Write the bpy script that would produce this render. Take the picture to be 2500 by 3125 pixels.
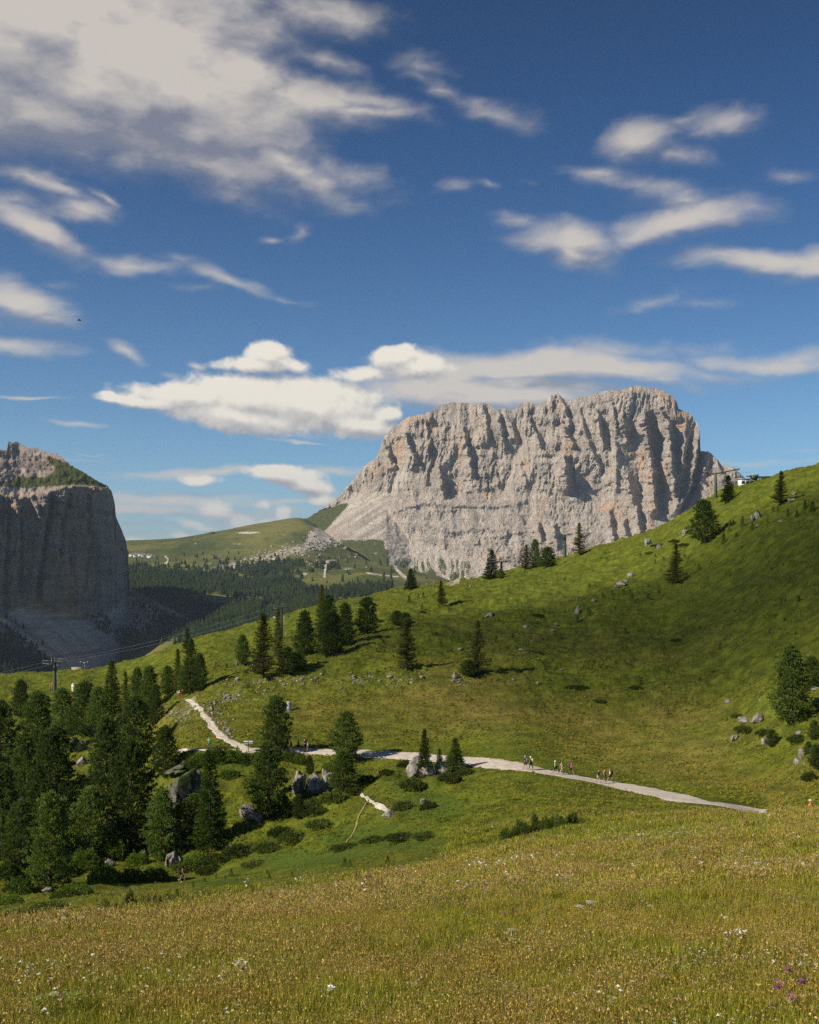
import bpy, math, random
import numpy as np
from mathutils import Vector, Matrix
R = math.radians
for o in list(bpy.data.objects): bpy.data.objects.remove(o)
sc = bpy.context.scene
COL = sc.collection
F = 3500.0            # focal length in pixels of the 2500 x 3125 photograph
CX, HY = 1250.0, 1700.0   # principal column and horizon row
rng = np.random.default_rng(7)
random.seed(7)

# ------------------------------------------------------------------ camera
cam = bpy.data.cameras.new('camera'); co = bpy.data.objects.new('camera', cam); COL.objects.link(co)
co.location = (0, 0, 0); co.rotation_euler = (R(90), 0, 0)
cam.sensor_fit = 'VERTICAL'; cam.sensor_height = 36.0; cam.lens = 36.0 * F / 3125
cam.shift_y = (HY - 1562.5) / 3125
cam.clip_start = 0.5; cam.clip_end = 60000
sc.camera = co

# ------------------------------------------------------------------ light
SUN_DIR = Vector((-0.71, -0.385, 0.59)).normalized()        # towards the sun
SUN_EL = math.asin(SUN_DIR.z); SUN_AZ = math.atan2(SUN_DIR.x, SUN_DIR.y)
sl = bpy.data.lights.new('sun', 'SUN'); sl.energy = 5.0; sl.angle = R(0.53); sl.color = (1.0, 0.89, 0.74)
so = bpy.data.objects.new('sun', sl); COL.objects.link(so)
so.rotation_euler = (-SUN_DIR).to_track_quat('-Z', 'Y').to_euler()
sc.view_settings.view_transform = 'Standard'; sc.view_settings.look = 'None'
sc.view_settings.exposure = 0.28; sc.view_settings.gamma = 1.0; sc.view_settings.use_curve_mapping = False
sc.cycles.max_bounces = 6; sc.cycles.diffuse_bounces = 3; sc.cycles.glossy_bounces = 2
sc.cycles.transmission_bounces = 3; sc.cycles.transparent_max_bounces = 8; sc.cycles.volume_bounces = 0
sc.cycles.caustics_reflective = False; sc.cycles.caustics_refractive = False
sc.cycles.use_denoising = False; sc.cycles.denoiser = 'OPENIMAGEDENOISE'; sc.cycles.denoising_input_passes = 'RGB_ALBEDO_NORMAL'
sc.cycles.sample_clamp_indirect = 6.0

# ------------------------------------------------------------------ node expression helper
class S:
    def __init__(s, nt, sock): s.nt = nt; s.k = sock
    def _m(s, op, *a, clamp=False):
        n = s.nt.nodes.new('ShaderNodeMath'); n.operation = op; n.use_clamp = clamp
        for i, v in enumerate((s,) + a):
            if isinstance(v, S): s.nt.links.new(v.k, n.inputs[i])
            else: n.inputs[i].default_value = v
        return S(s.nt, n.outputs[0])
    def __add__(s, o): return s._m('ADD', o)
    __radd__ = __add__
    def __mul__(s, o): return s._m('MULTIPLY', o)
    __rmul__ = __mul__
    def __sub__(s, o): return s._m('SUBTRACT', o)
    def __rsub__(s, o): return (s * -1.0) + o
    def __truediv__(s, o): return s._m('DIVIDE', o)
    def __pow__(s, o): return s._m('POWER', o)
    def max(s, o): return s._m('MAXIMUM', o)
    def min(s, o): return s._m('MINIMUM', o)
    def clamp(s): return s._m('ADD', 0.0, clamp=True)
    def ss(s, a, b):      # smoothstep a..b
        n = s.nt.nodes.new('ShaderNodeMapRange'); n.interpolation_type = 'SMOOTHSTEP'
        s.nt.links.new(s.k, n.inputs[0]); n.inputs[1].default_value = a; n.inputs[2].default_value = b
        return S(s.nt, n.outputs[0])
    def lin(s, a, b, c=0.0, d=1.0):
        n = s.nt.nodes.new('ShaderNodeMapRange'); s.nt.links.new(s.k, n.inputs[0])
        for i, v in enumerate((a, b, c, d)): n.inputs[i + 1].default_value = v
        return S(s.nt, n.outputs[0])
class G:      # graph
    def __init__(g, nt): g.nt = nt
    def new(g, t, **kw):
        n = g.nt.nodes.new(t)
        for k, v in kw.items(): setattr(n, k, v)
        return n
    def put(g, inp, v):
        if isinstance(v, S): g.nt.links.new(v.k, inp)
        elif v is not None: inp.default_value = v
    def noise(g, vec, scale, detail=4, rough=0.55, dist=0.0, color=False):
        n = g.new('ShaderNodeTexNoise'); g.put(n.inputs['Vector'], vec)
        n.inputs['Scale'].default_value = scale; n.inputs['Detail'].default_value = detail
        n.inputs['Roughness'].default_value = rough; n.inputs['Distortion'].default_value = dist
        return S(g.nt, n.outputs['Color' if color else 'Fac'])
    def voro(g, vec, scale, feature='F1', out='Distance'):
        n = g.new('ShaderNodeTexVoronoi', feature=feature); g.put(n.inputs['Vector'], vec)
        n.inputs['Scale'].default_value = scale
        return S(g.nt, n.outputs[out])
    def vmath(g, op, a, b=None, out=0, scale=None):
        n = g.new('ShaderNodeVectorMath', operation=op); g.put(n.inputs[0], a)
        if b is not None: g.put(n.inputs[1], b)
        if scale is not None: g.put(n.inputs['Scale'], scale)
        return S(g.nt, n.outputs[out])
    def length(g, v): return g.vmath('LENGTH', v, out='Value')
    def mix(g, f, a, b, blend='MIX'):
        n = g.new('ShaderNodeMix', data_type='RGBA', blend_type=blend)
        g.put(n.inputs[0], f)
        for i, v in ((6, a), (7, b)):
            if isinstance(v, tuple) and len(v) == 3: v = v + (1.0,)
            g.put(n.inputs[i], v)
        return S(g.nt, n.outputs[2])
    def xyz(g, v):
        n = g.new('ShaderNodeSeparateXYZ'); g.put(n.inputs[0], v); return [S(g.nt, o) for o in n.outputs]
    def comb(g, x, y, z):
        n = g.new('ShaderNodeCombineXYZ')
        for i, v in enumerate((x, y, z)): g.put(n.inputs[i], v)
        return S(g.nt, n.outputs[0])
    def attr(g, name, typ='GEOMETRY', out='Fac'):
        n = g.new('ShaderNodeAttribute', attribute_name=name, attribute_type=typ); return S(g.nt, n.outputs[out])
    def pos(g): return S(g.nt, g.new('ShaderNodeNewGeometry').outputs['Position'])
    def obj(g): return S(g.nt, g.new('ShaderNodeTexCoord').outputs['Object'])
    def rand(g): return S(g.nt, g.new('ShaderNodeObjectInfo').outputs['Random'])
    def scalev(g, v, s):
        n = g.new('ShaderNodeMapping'); g.put(n.inputs[0], v); n.inputs['Scale'].default_value = s
        return S(g.nt, n.outputs[0])
    def bump(g, h, strength=0.5, dist=0.1):
        n = g.new('ShaderNodeBump'); n.inputs['Strength'].default_value = strength; n.inputs['Distance'].default_value = dist
        g.put(n.inputs['Height'], h); return S(g.nt, n.outputs[0])
    def hsv(g, c, h=0.5, s=1.0, v=1.0):
        n = g.new('ShaderNodeHueSaturation'); g.put(n.inputs['Hue'], h); g.put(n.inputs['Saturation'], s)
        g.put(n.inputs['Value'], v); g.put(n.inputs['Color'], c); return S(g.nt, n.outputs[0])
MATS = {}
def material(name, build):
    m = bpy.data.materials.new(name); m.use_nodes = True; nt = m.node_tree
    for n in list(nt.nodes): nt.nodes.remove(n)
    g = G(nt); out = g.new('ShaderNodeOutputMaterial')
    sh = build(g)
    if sh is not None: nt.links.new(sh, out.inputs['Surface'])
    MATS[name] = m; return m
def principled(g, col, rough=0.8, normal=None, spec=0.3, metal=0.0, **kw):
    n = g.new('ShaderNodeBsdfPrincipled')
    if isinstance(col, tuple): col = col + (1.0,) if len(col) == 3 else col
    g.put(n.inputs['Base Color'], col); g.put(n.inputs['Roughness'], rough)
    n.inputs['Specular IOR Level'].default_value = spec; n.inputs['Metallic'].default_value = metal
    if normal is not None: g.put(n.inputs['Normal'], normal)
    for k, v in kw.items(): g.put(n.inputs[k], v)
    return n.outputs[0]
def leafy(g, col, trans=0.35, rough=0.6):
    d = g.new('ShaderNodeBsdfDiffuse'); g.put(d.inputs[0], col)
    t = g.new('ShaderNodeBsdfTranslucent'); g.put(t.inputs[0], col)
    m = g.new('ShaderNodeMixShader'); m.inputs[0].default_value = trans
    g.nt.links.new(d.outputs[0], m.inputs[1]); g.nt.links.new(t.outputs[0], m.inputs[2])
    return m.outputs[0]

# ------------------------------------------------------------------ world: sky with clouds
w = bpy.data.worlds.new('World'); sc.world = w; w.use_nodes = True
nt = w.node_tree
for n in list(nt.nodes): nt.nodes.remove(n)
g = G(nt)
sky = g.new('ShaderNodeTexSky', sky_type='NISHITA'); sky.sun_disc = False
sky.sun_elevation = SUN_EL; sky.sun_rotation = SUN_AZ; sky.altitude = 2200; sky.air_density = 1.0; sky.dust_density = 0.6; sky.ozone_density = 2.0
SKYSTR = 0.08
SKYTINT = (0.50, 0.80, 1.02)
LIT_LOW, LIT_HIGH = (0.56, 0.52, 0.47), (0.52, 0.475, 0.43)
SHD_LOW, SHD_HIGH = (0.28, 0.31, 0.36), (0.17, 0.185, 0.24)
HEAP_SHD, HEAP_LIT = (0.33, 0.33, 0.35), (0.74, 0.69, 0.60)
SOFT_N, HEAP_N = 0.80, 0.70
CLOUD_DENS, HAZE_DENS = 0.0085, 0.000028
CLOUDS = [(104, 254, -12, 108, 52, 0.0, 75, 3, 'fair-weather cloud whose shadow darkens the hillside'),
          (-1, 185, -28, 20, 10, 0.0, 20, 5, 'small fair-weather cloud shading the foot of the slope')][:1]
tc = S(nt, g.new('ShaderNodeTexCoord').outputs['Generated'])
dx, dy, dz = g.xyz(tc)
AZ = dx._m('ARCTAN2', dy); EL = dz._m('ARCSINE')
def azel(px, py):
    x, y, z = (px - CX) / F, 1.0, (HY - py) / F
    return math.atan2(x, y), math.asin(z / math.sqrt(x*x + y*y + z*z))
SOFT = [(20,30,720,330,0,3.0),(360,180,560,220,14,3.0),(400,380,700,110,13,1.3),(60,310,400,105,4,1.5),(900,250,260,60,24,.7),(1060,300,220,40,10,.8),(820,480,330,62,28,1.0),(880,300,400,78,6,1.0),(1090,345,230,34,4,.85),
 (640,200,330,260,25,.95),(700,560,240,62,22,.6),(960,30,240,75,8,.72),(760,60,180,90,20,.7),(990,190,120,32,12,.5),
 (90,530,150,34,6,.6),(180,565,120,30,18,.6),(250,640,130,38,-3,.75),(330,595,60,18,20,.5),(100,690,210,44,20,.95),(40,610,110,30,0,.5),
 (40,905,180,70,16,1.1),(130,955,110,40,8,.8),(40,1040,190,30,6,.7),(160,845,50,20,5,.3),
 (430,800,210,24,3,.5),(560,790,90,20,8,.35),(700,850,150,22,17,.62),(620,870,110,14,5,.3),(910,700,55,28,-22,.5),(810,720,34,14,5,.45),(880,900,130,12,6,.3),
 (1340,275,90,26,8,.55),(1500,330,140,46,17,.6),(1270,235,110,30,20,.4),(1210,345,120,24,4,.5),(1250,200,120,30,10,.35),
 (1940,428,140,62,3,.85),(2060,470,130,30,14,.55),(1840,520,150,28,4,.6),(1960,545,190,36,8,.5),(2210,370,130,55,4,.55),(2100,365,90,20,0,.35),
 (1730,735,190,62,2,1.05),(1760,775,150,52,12,.9),(1560,685,90,30,8,.55),(2080,670,250,50,-5,1.0),(1990,700,170,44,-8,.8),(2110,610,150,48,6,.42),
 (2350,800,270,40,7,1.0),(2480,800,150,55,0,1.0),(2200,790,110,26,8,.7),(2010,905,130,20,-8,.35),(2180,920,120,18,6,.3),
 (1390,575,70,26,0,.38),(1480,565,45,16,20,.4),(2400,515,80,26,8,.35),(1640,560,60,20,0,.2),
 (1600,1115,440,56,-1,1.5),(1880,1110,280,46,7,1.3),(1500,1195,450,60,0,1.5),(1350,1150,200,70,0,1.2),(1700,1170,380,36,2,.9),(2330,1110,290,30,7,.75),(2430,1095,150,34,0,.6),(1900,1060,330,36,2,.5),(1990,1150,200,30,8,.75),(2200,1140,180,22,8,.5),
 (360,1065,60,26,18,.75),(400,1085,40,26,40,.5),(606,1104,34,14,8,.75),(520,1140,40,14,5,.4),
 (130,1219,120,8,2,.75),(250,1300,95,9,2,.6),(920,1352,75,6,1,.75),(820,1349,60,4,1,.45),(120,1398,90,7,5,.4),(240,1405,80,5,2,.4),(280,1390,60,4,3,.4),
 (650,1445,320,16,-2,.8),(520,1520,270,26,0,.9),(420,1550,260,22,-1,.9),(640,1560,300,18,1,.7),(1020,1450,110,14,0,.75),(900,1535,200,10,0,.6),(430,1595,160,10,0,.5),(560,1630,240,14,0,.4),(2330,1408,280,12,2,.5),(2450,1380,110,7,0,.3)]
CUM = [(760,1215,250,72,0,1.1),(950,1235,230,84,4,1.15),(1090,1290,140,46,14,1.05),(590,1215,230,44,3,.95),(470,1225,170,24,5,.8),(345,1208,42,18,10,.9),(1180,1265,52,34,0,.9),(730,1265,260,50,8,1.0),(560,1200,90,30,0,.9),
 (815,1085,70,42,0,1.0),(790,1112,140,26,-2,.85),(870,1105,90,22,12,.75),(1215,1095,88,36,-4,1.05),(1260,1120,120,40,6,.9),(1110,1140,110,26,-4,.6),
 (875,1450,115,30,4,1.0),(930,1478,90,32,16,.95),(980,1525,50,18,4,.7),(620,1462,76,18,2,.68),
 (655,1560,60,36,0,.62),(735,1600,90,34,14,.55),(860,1575,26,34,0,.75),(830,1600,70,26,0,.6),(600,1600,90,24,10,.4),(400,1650,44,20,0,.7),(560,1640,60,20,10,.45),(800,1545,30,22,0,.4)]
def cloud_group(name, blobs, warp_amp, nscale, ndetail, namp, zs):
    ng = bpy.data.node_groups.new(name, 'ShaderNodeTree')
    ng.interface.new_socket('UV', in_out='INPUT', socket_type='NodeSocketVector')
    ng.interface.new_socket('D', in_out='OUTPUT', socket_type='NodeSocketFloat')
    h = G(ng); gi = h.new('NodeGroupInput'); go = h.new('NodeGroupOutput')
    uv = S(ng, gi.outputs[0])
    st = h.scalev(uv, (1, zs, 1))
    wv = h.noise(st, 7.0 * nscale, 4, 0.6, color=True)
    wv = h.vmath('SUBTRACT', wv, (0.5, 0.5, 0.5))
    wv = h.vmath('MULTIPLY', wv, (warp_amp * 1.6, warp_amp * 0.8, 0.0))
    uvw = h.vmath('ADD', uv, wv)
    cov = None
    for px, py, rx, ry, rot, wt in blobs:
        a, e = azel(px, py)
        m = h.new('ShaderNodeMapping', vector_type='TEXTURE')
        if cov is None: h.put(m.inputs[0], uvw)
        else:      # evaluated one after the other, which keeps the shader's stack small
            q = h.new('ShaderNodeVectorMath', operation='MULTIPLY_ADD'); h.put(q.inputs[0], cov); q.inputs[1].default_value = (1e-9, 1e-9, 0); h.put(q.inputs[2], uvw)
            h.put(m.inputs[0], S(ng, q.outputs[0]))
        m.inputs['Location'].default_value = (a, e, 0); m.inputs['Rotation'].default_value = (0, 0, R(-rot))
        m.inputs['Scale'].default_value = (1.25 * rx / F, 1.25 * ry / F, 1)
        c = (1.0 - h.length(S(ng, m.outputs[0]))) * wt
        cov = c if cov is None else cov._m('SMOOTH_MAX', c, 0.16)
    cov = cov.max(-0.7)
    n1 = h.noise(h.vmath('ADD', st, wv), 22.0 * nscale, ndetail, 0.6)
    n2 = h.noise(st, 6.0 * nscale, 2, 0.5)
    d = cov + (n1 - 0.5) * namp + (n2 - 0.5) * namp * 0.7
    ng.links.new(d.k, go.inputs[0]); return ng
tcs = tc
gen = g.noise(g.scalev(tcs, (1, 1, 2.2)), 3.2, 6, 0.55, 0.3)      # clouds elsewhere on the dome: the sky goes on beyond the frame
mask = (AZ * AZ + (EL - 0.12) * (EL - 0.12) * 0.8).ss(0.16, 0.34)
genA = ((gen - 0.56) * 4.0 * mask).ss(0.0, 0.9) * 0.8
kk = 1.0 / SKYSTR
def K(r, gg, b): return (r * kk, gg * kk, b * kk)
skc = S(nt, sky.outputs[0])
skc = g.mix(1.0, skc, g.mix(EL.ss(0.0, 0.42), (0.62, 0.86, 0.98), (0.33, 0.66, 0.98)), 'MULTIPLY')
dk = EL.lin(0.0, 0.45, 1.12, 0.60)
skc = g.vmath('SCALE', skc, scale=dk)
hiN = EL.ss(0.02, 0.35)        # clouds low over the horizon are sunlit and warm, high ones greyer
lit_s = g.mix(hiN, K(*LIT_LOW), K(*LIT_HIGH))
shd_s = g.mix(hiN, K(*SHD_LOW), K(*SHD_HIGH))
heap_w = EL.ss(0.0, 0.055).lin(0, 1, 0.62, 1.0)
def background(c):
    bg = g.new('ShaderNodeBackground'); g.put(bg.inputs[0], c); bg.inputs[1].default_value = SKYSTR; return bg.outputs[0]
def near_tile(b, x0, x1, y0, y1):
    px, py, rx, ry, rot, wt = b; t = R(rot); m = 1.25 * (1 + 0.62 / wt)
    ex = m * math.hypot(rx * math.cos(t), ry * math.sin(t)) + 60; ey = m * math.hypot(rx * math.sin(t), ry * math.cos(t)) + 40
    return px + ex > x0 and px - ex < x1 and py + ey > y0 and py - ey < y1
def tile(x0, x1, y0, y1):
    sb = [b for b in SOFT if near_tile(b, x0, x1, y0, y1)]; cb = [b for b in CUM if near_tile(b, x0, x1, y0, y1)]
    uv0 = g.comb(AZ, EL, 0.0); c = skc; a = genA
    def inst(ng, uv):
        n = g.new('ShaderNodeGroup'); n.node_tree = ng; g.put(n.inputs[0], uv); return S(nt, n.outputs[0])
    scol = lit_s
    if sb:
        s0 = inst(cloud_group('soft_cloud', sb, 0.044, 1.0, 6, SOFT_N, 1.9), uv0)
        s1 = inst(cloud_group('soft_cloud_light', sb, 0.044, 1.0, 4, SOFT_N, 1.9), g.comb(AZ + (-0.010), EL + 0.016, 0.0))
        a = a.max(s0.ss(-0.02, 0.95) * 0.95)
        scol = g.mix(((s0 - s1) * 1.35 + 0.40 + s0 * 0.30).clamp(), shd_s, lit_s)
    c = g.mix(a, c, scol)
    if cb:
        c0 = inst(cloud_group('heap_cloud', cb, 0.016, 2.6, 6, HEAP_N, 1.2), uv0)
        c1 = inst(cloud_group('heap_cloud_light', cb, 0.016, 2.6, 5, HEAP_N, 1.2), g.comb(AZ + (-0.004), EL + 0.008, 0.0))
        c = g.mix(c0.ss(0.02, 0.42) * heap_w, c, g.mix(((c0 - c1) * 1.5 + 0.52 + c0 * 0.35).clamp(), K(*HEAP_SHD), K(*HEAP_LIT)))
    return background(c)
XB = [-1300, 330, 720, 1250, 1800, 3800]; YB = [1760, 1380, 1000, 760, 330, -1200]
def mixsh(f, a, b):
    n = g.new('ShaderNodeMixShader'); g.put(n.inputs[0], f); nt.links.new(a, n.inputs[1]); nt.links.new(b, n.inputs[2]); return n.outputs[0]
def rows(i, j0, j1):
    if j1 - j0 == 1: return tile(XB[i], XB[i+1], YB[j1], YB[j0])
    m = (j0 + j1) // 2; e = azel(CX, YB[m])[1]
    return mixsh(EL._m('GREATER_THAN', e), rows(i, j0, m), rows(i, m, j1))
def cols(i0, i1):
    if i1 - i0 == 1: return rows(i0, 0, len(YB) - 1)
    m = (i0 + i1) // 2; return mixsh(AZ._m('GREATER_THAN', azel(XB[m], HY)[0]), cols(i0, m), cols(m, i1))
inside = AZ._m('GREATER_THAN', azel(XB[0], HY)[0]) * AZ._m('LESS_THAN', azel(XB[-1], HY)[0]) * EL._m('GREATER_THAN', -0.02) * EL._m('LESS_THAN', 0.69)
rest = background(g.mix(genA * EL.ss(-0.02, 0.1), skc, lit_s))
wo = g.new('ShaderNodeOutputWorld'); nt.links.new(mixsh(inside, rest, cols(0, len(XB) - 1)), wo.inputs[0])
w.cycles.sampling_method = 'MANUAL'; w.cycles.sample_map_resolution = 512

# ------------------------------------------------------------------ helpers
def put(o, label=None, cat=None, group=None, kind=None):
    if label: o['label'] = label
    if cat: o['category'] = cat
    if group: o['group'] = group
    if kind: o['kind'] = kind
    return o
def mesh_np(name, V, Fc, mat=None, smooth=False, attrs=None):
    me = bpy.data.meshes.new(name)
    V = np.ascontiguousarray(V, dtype=np.float32)
    me.vertices.add(len(V)); me.vertices.foreach_set('co', V.ravel())
    if Fc is not None and len(Fc):
        Fc = np.ascontiguousarray(Fc, dtype=np.int32); n, k = Fc.shape
        me.loops.add(n * k); me.loops.foreach_set('vertex_index', Fc.ravel())
        me.polygons.add(n); me.polygons.foreach_set('loop_start', np.arange(0, n * k, k, dtype=np.int32))
        try: me.polygons.foreach_set('loop_total', np.full(n, k, dtype=np.int32))
        except Exception: pass
        if smooth: me.polygons.foreach_set('use_smooth', np.ones(n, dtype=bool))
    me.update(calc_edges=True)
    if attrs:
        for k, a in attrs.items():
            at = me.attributes.new(k, 'FLOAT', 'POINT'); at.data.foreach_set('value', np.ascontiguousarray(a, dtype=np.float32).ravel())
    if mat: me.materials.append(MATS[mat] if isinstance(mat, str) else mat)
    return me
def obj(name, me, parent=None, loc=None):
    o = bpy.data.objects.new(name, me); COL.objects.link(o)
    if parent is not None: o.parent = parent
    if loc is not None: o.location = loc
    return o
def empty(name, loc=(0, 0, 0), rz=0.0, s=1.0):
    o = bpy.data.objects.new(name, None); COL.objects.link(o); o.location = loc; o.rotation_euler = (0, 0, rz)
    o.scale = (s, s, s) if not isinstance(s, tuple) else s; o.empty_display_size = 0.3
    return o
def copy_tree(o, parent=None):
    c = o.copy(); COL.objects.link(c); c.parent = parent
    for ch in CHILD.get(o.name, []): copy_tree(bpy.data.objects[ch], c)
    return c
CHILD = {}
def child(parent, o): CHILD.setdefault(parent.name, []).append(o.name); return o
def grid_faces(nr, nc):
    i = np.arange(nr * nc).reshape(nr, nc)
    return np.stack([i[:-1, :-1], i[:-1, 1:], i[1:, 1:], i[1:, :-1]], -1).reshape(-1, 4)
# gradient noise
_P = rng.permutation(256).astype(np.int64); _P = np.concatenate([_P, _P, _P])
_G = rng.normal(size=(256, 3)); _G /= np.linalg.norm(_G, axis=1)[:, None]
def perlin(x, y, z=None):
    x = np.asarray(x, dtype=np.float64); y = np.asarray(y, dtype=np.float64)
    z = np.zeros_like(x) if z is None else np.asarray(z, dtype=np.float64) + np.zeros_like(x)
    xi, yi, zi = np.floor(x).astype(np.int64), np.floor(y).astype(np.int64), np.floor(z).astype(np.int64)
    xf, yf, zf = x - xi, y - yi, z - zi
    fu, fv, fw = [t * t * t * (t * (t * 6 - 15) + 10) for t in (xf, yf, zf)]
    def gr(a, b, c):
        h = _P[_P[_P[(xi + a) & 255] + ((yi + b) & 255)] + ((zi + c) & 255)]
        gg = _G[h]; return gg[..., 0] * (xf - a) + gg[..., 1] * (yf - b) + gg[..., 2] * (zf - c)
    def L(a, b, t): return a + (b - a) * t
    return 1.6 * L(L(L(gr(0,0,0), gr(1,0,0), fu), L(gr(0,1,0), gr(1,1,0), fu), fv),
                   L(L(gr(0,0,1), gr(1,0,1), fu), L(gr(0,1,1), gr(1,1,1), fu), fv), fw)
def fbm(x, y, z=None, o=5, g_=0.5, lac=2.03):
    a, s, f = 1.0, 0.0, 1.0
    for i in range(o):
        s = s + a * perlin(x * f + i * 17.3, y * f - i * 9.1, None if z is None else z * f + i * 5.7); a *= g_; f *= lac
    return s
def ridged(x, y, z=None, o=5, g_=0.5, lac=2.03):
    a, s, f, t = 1.0, 0.0, 1.0, 0.0
    for i in range(o):
        s = s + a * (1 - 2 * np.abs(perlin(x * f + i * 11.3, y * f - i * 7.1, None if z is None else z * f + i * 3.7))); t += a; a *= g_; f *= lac
    return s / t
def sstep(a, b, x):
    t = np.clip((x - a) / (b - a), 0, 1); return t * t * (3 - 2 * t)
def pchip(x, y, q):
    x = np.asarray(x, float); y = np.asarray(y, float); h = np.diff(x); dl = np.diff(y) / h
    m = np.zeros_like(y)
    for i in range(1, len(x) - 1):
        if dl[i-1] * dl[i] > 0:
            w1, w2 = 2 * h[i] + h[i-1], h[i] + 2 * h[i-1]; m[i] = (w1 + w2) / (w1 / dl[i-1] + w2 / dl[i])
    m[0], m[-1] = dl[0], dl[-1]
    k = np.clip(np.searchsorted(x, q) - 1, 0, len(x) - 2); t = (q - x[k]) / h[k]
    return ((1 + 2*t) * (1-t)**2 * y[k] + t * (1-t)**2 * h[k] * m[k] + t*t*(3-2*t) * y[k+1] + t*t*(t-1) * h[k] * m[k+1])
def W(px, py, d): return np.stack([(px - CX) / F * d, d + 0 * px, (HY - py) / F * d], -1)
# ------------------------------------------------------------------ materials of the land
def m_grass(g):
    p = g.pos(); dry = g.attr('dry'); bare = g.attr('bare'); lush = g.attr('lush')
    n1 = g.noise(p, 0.035, 4, 0.6); n2 = g.noise(p, 0.35, 5, 0.65); n3 = g.noise(p, 2.2, 4, 0.7); n4 = g.noise(p, 9.0, 3, 0.7)
    green = g.mix(n2.ss(0.35, 0.68), (0.072, 0.096, 0.010), (0.165, 0.190, 0.018))
    dryc = g.mix(n2.ss(0.3, 0.7), (0.145, 0.120, 0.025), (0.270, 0.215, 0.055))
    f = (dry + (n1 - 0.5) * 0.9 + (n3 - 0.5) * 0.7).ss(0.25, 0.85)
    c = g.mix(f, green, dryc)
    c = g.mix((lush + (n3 - 0.5) * 0.6).ss(0.3, 0.8), c, (0.080, 0.125, 0.016))
    c = g.mix(n3.ss(0.56, 0.72) * 0.55, c, (0.030, 0.042, 0.010))
    c = g.mix(n4.ss(0.5, 0.75) * 0.35, c, (0.20, 0.20, 0.05))
    zz = g.xyz(p)[2]; bandn = g.noise(g.comb(g.xyz(p)[0] * 0.02, g.xyz(p)[1] * 0.02, zz * 0.9), 1.0, 4, 0.6); c = g.mix(bandn.ss(0.5, 0.68) * 0.35, c, (0.075, 0.085, 0.014))
    stone = g.mix(n4, (0.30, 0.26, 0.19), (0.50, 0.45, 0.36))
    c = g.mix((bare + (n3 - 0.5) * 1.3 + (n4 - 0.5) * 0.9).ss(0.55, 0.8), c, stone)
    h = n3 * 1.0 + n4 * 0.5 + g.noise(p, 30, 2, 0.6) * 0.15
    return principled(g, c, 0.95, g.bump(h, 0.9, 0.35), spec=0.1)
material('grass_ground', m_grass)
def m_path(g):
    p = g.pos(); n = g.noise(p, 1.5, 6, 0.7); v = g.voro(p, 9.0)
    c = g.mix(n.ss(0.3, 0.7), (0.40, 0.35, 0.285), (0.64, 0.58, 0.49))
    c = g.mix(g.noise(p, 0.25, 3, 0.5).ss(0.5, 0.7) * 0.4, c, (0.34, 0.28, 0.19))
    return principled(g, c, 0.95, g.bump(v + n, 0.6, 0.05), spec=0.15)
material('gravel', m_path)
def m_earth(g):
    n = g.noise(g.pos(), 2.0, 5, 0.7); return principled(g, g.mix(n, (0.13, 0.115, 0.035), (0.30, 0.25, 0.12)), 0.95, spec=0.1)
material('trodden_earth', m_earth)
def m_far(g):
    p = g.pos(); sc_ = g.attr('scree'); wd = g.attr('wood')
    n1 = g.noise(p, 0.0025, 5, 0.6); n2 = g.noise(p, 0.012, 6, 0.65); n3 = g.noise(p, 0.06, 4, 0.7)
    c = g.mix(n1.ss(0.35, 0.65), (0.065, 0.085, 0.016), (0.165, 0.160, 0.040))
    c = g.mix(n2.ss(0.52, 0.7) * 0.6, c, (0.030, 0.050, 0.014))
    c = g.mix(n3.ss(0.6, 0.75) * 0.5, c, (0.19, 0.17, 0.08))
    c = g.mix(wd, c, (0.020, 0.032, 0.012))
    st = g.mix(n3.ss(.3, .7), (0.30, 0.265, 0.22), (0.70, 0.63, 0.54))
    c = g.mix((sc_ + (n2 - 0.5) * 0.9 + (n3 - 0.5) * 0.8).ss(0.42, 0.62), c, st)
    return principled(g, c, 0.95, g.bump(n2 * 2 + n3, 0.8, 8.0), spec=0.1)
material('alpine_pasture', m_far)
def rock_col(g, p, light, dark, stain, sc=1.0):
    ps = g.scalev(p, (1, 1, 0.22))
    a = g.noise(ps, 0.030 * sc, 8, 0.68, 0.6); b = g.noise(ps, 0.008 * sc, 5, 0.6, 0.5)
    s = g.noise(g.scalev(p, (1, 1, 0.35)), 0.0055 * sc, 5, 0.6, 1.2)
    f = g.noise(p, 0.15 * sc, 5, 0.7)
    c = g.mix((a * 0.6 + f * 0.4).ss(0.36, 0.62), dark, light)
    c = g.mix(b.ss(0.54, 0.68) * 0.65, c, tuple(x * 0.72 for x in dark))
    c = g.mix((s + (a - 0.5) * 0.18).ss(0.54, 0.66) * 0.8, c, stain)
    return c, a, f
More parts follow.
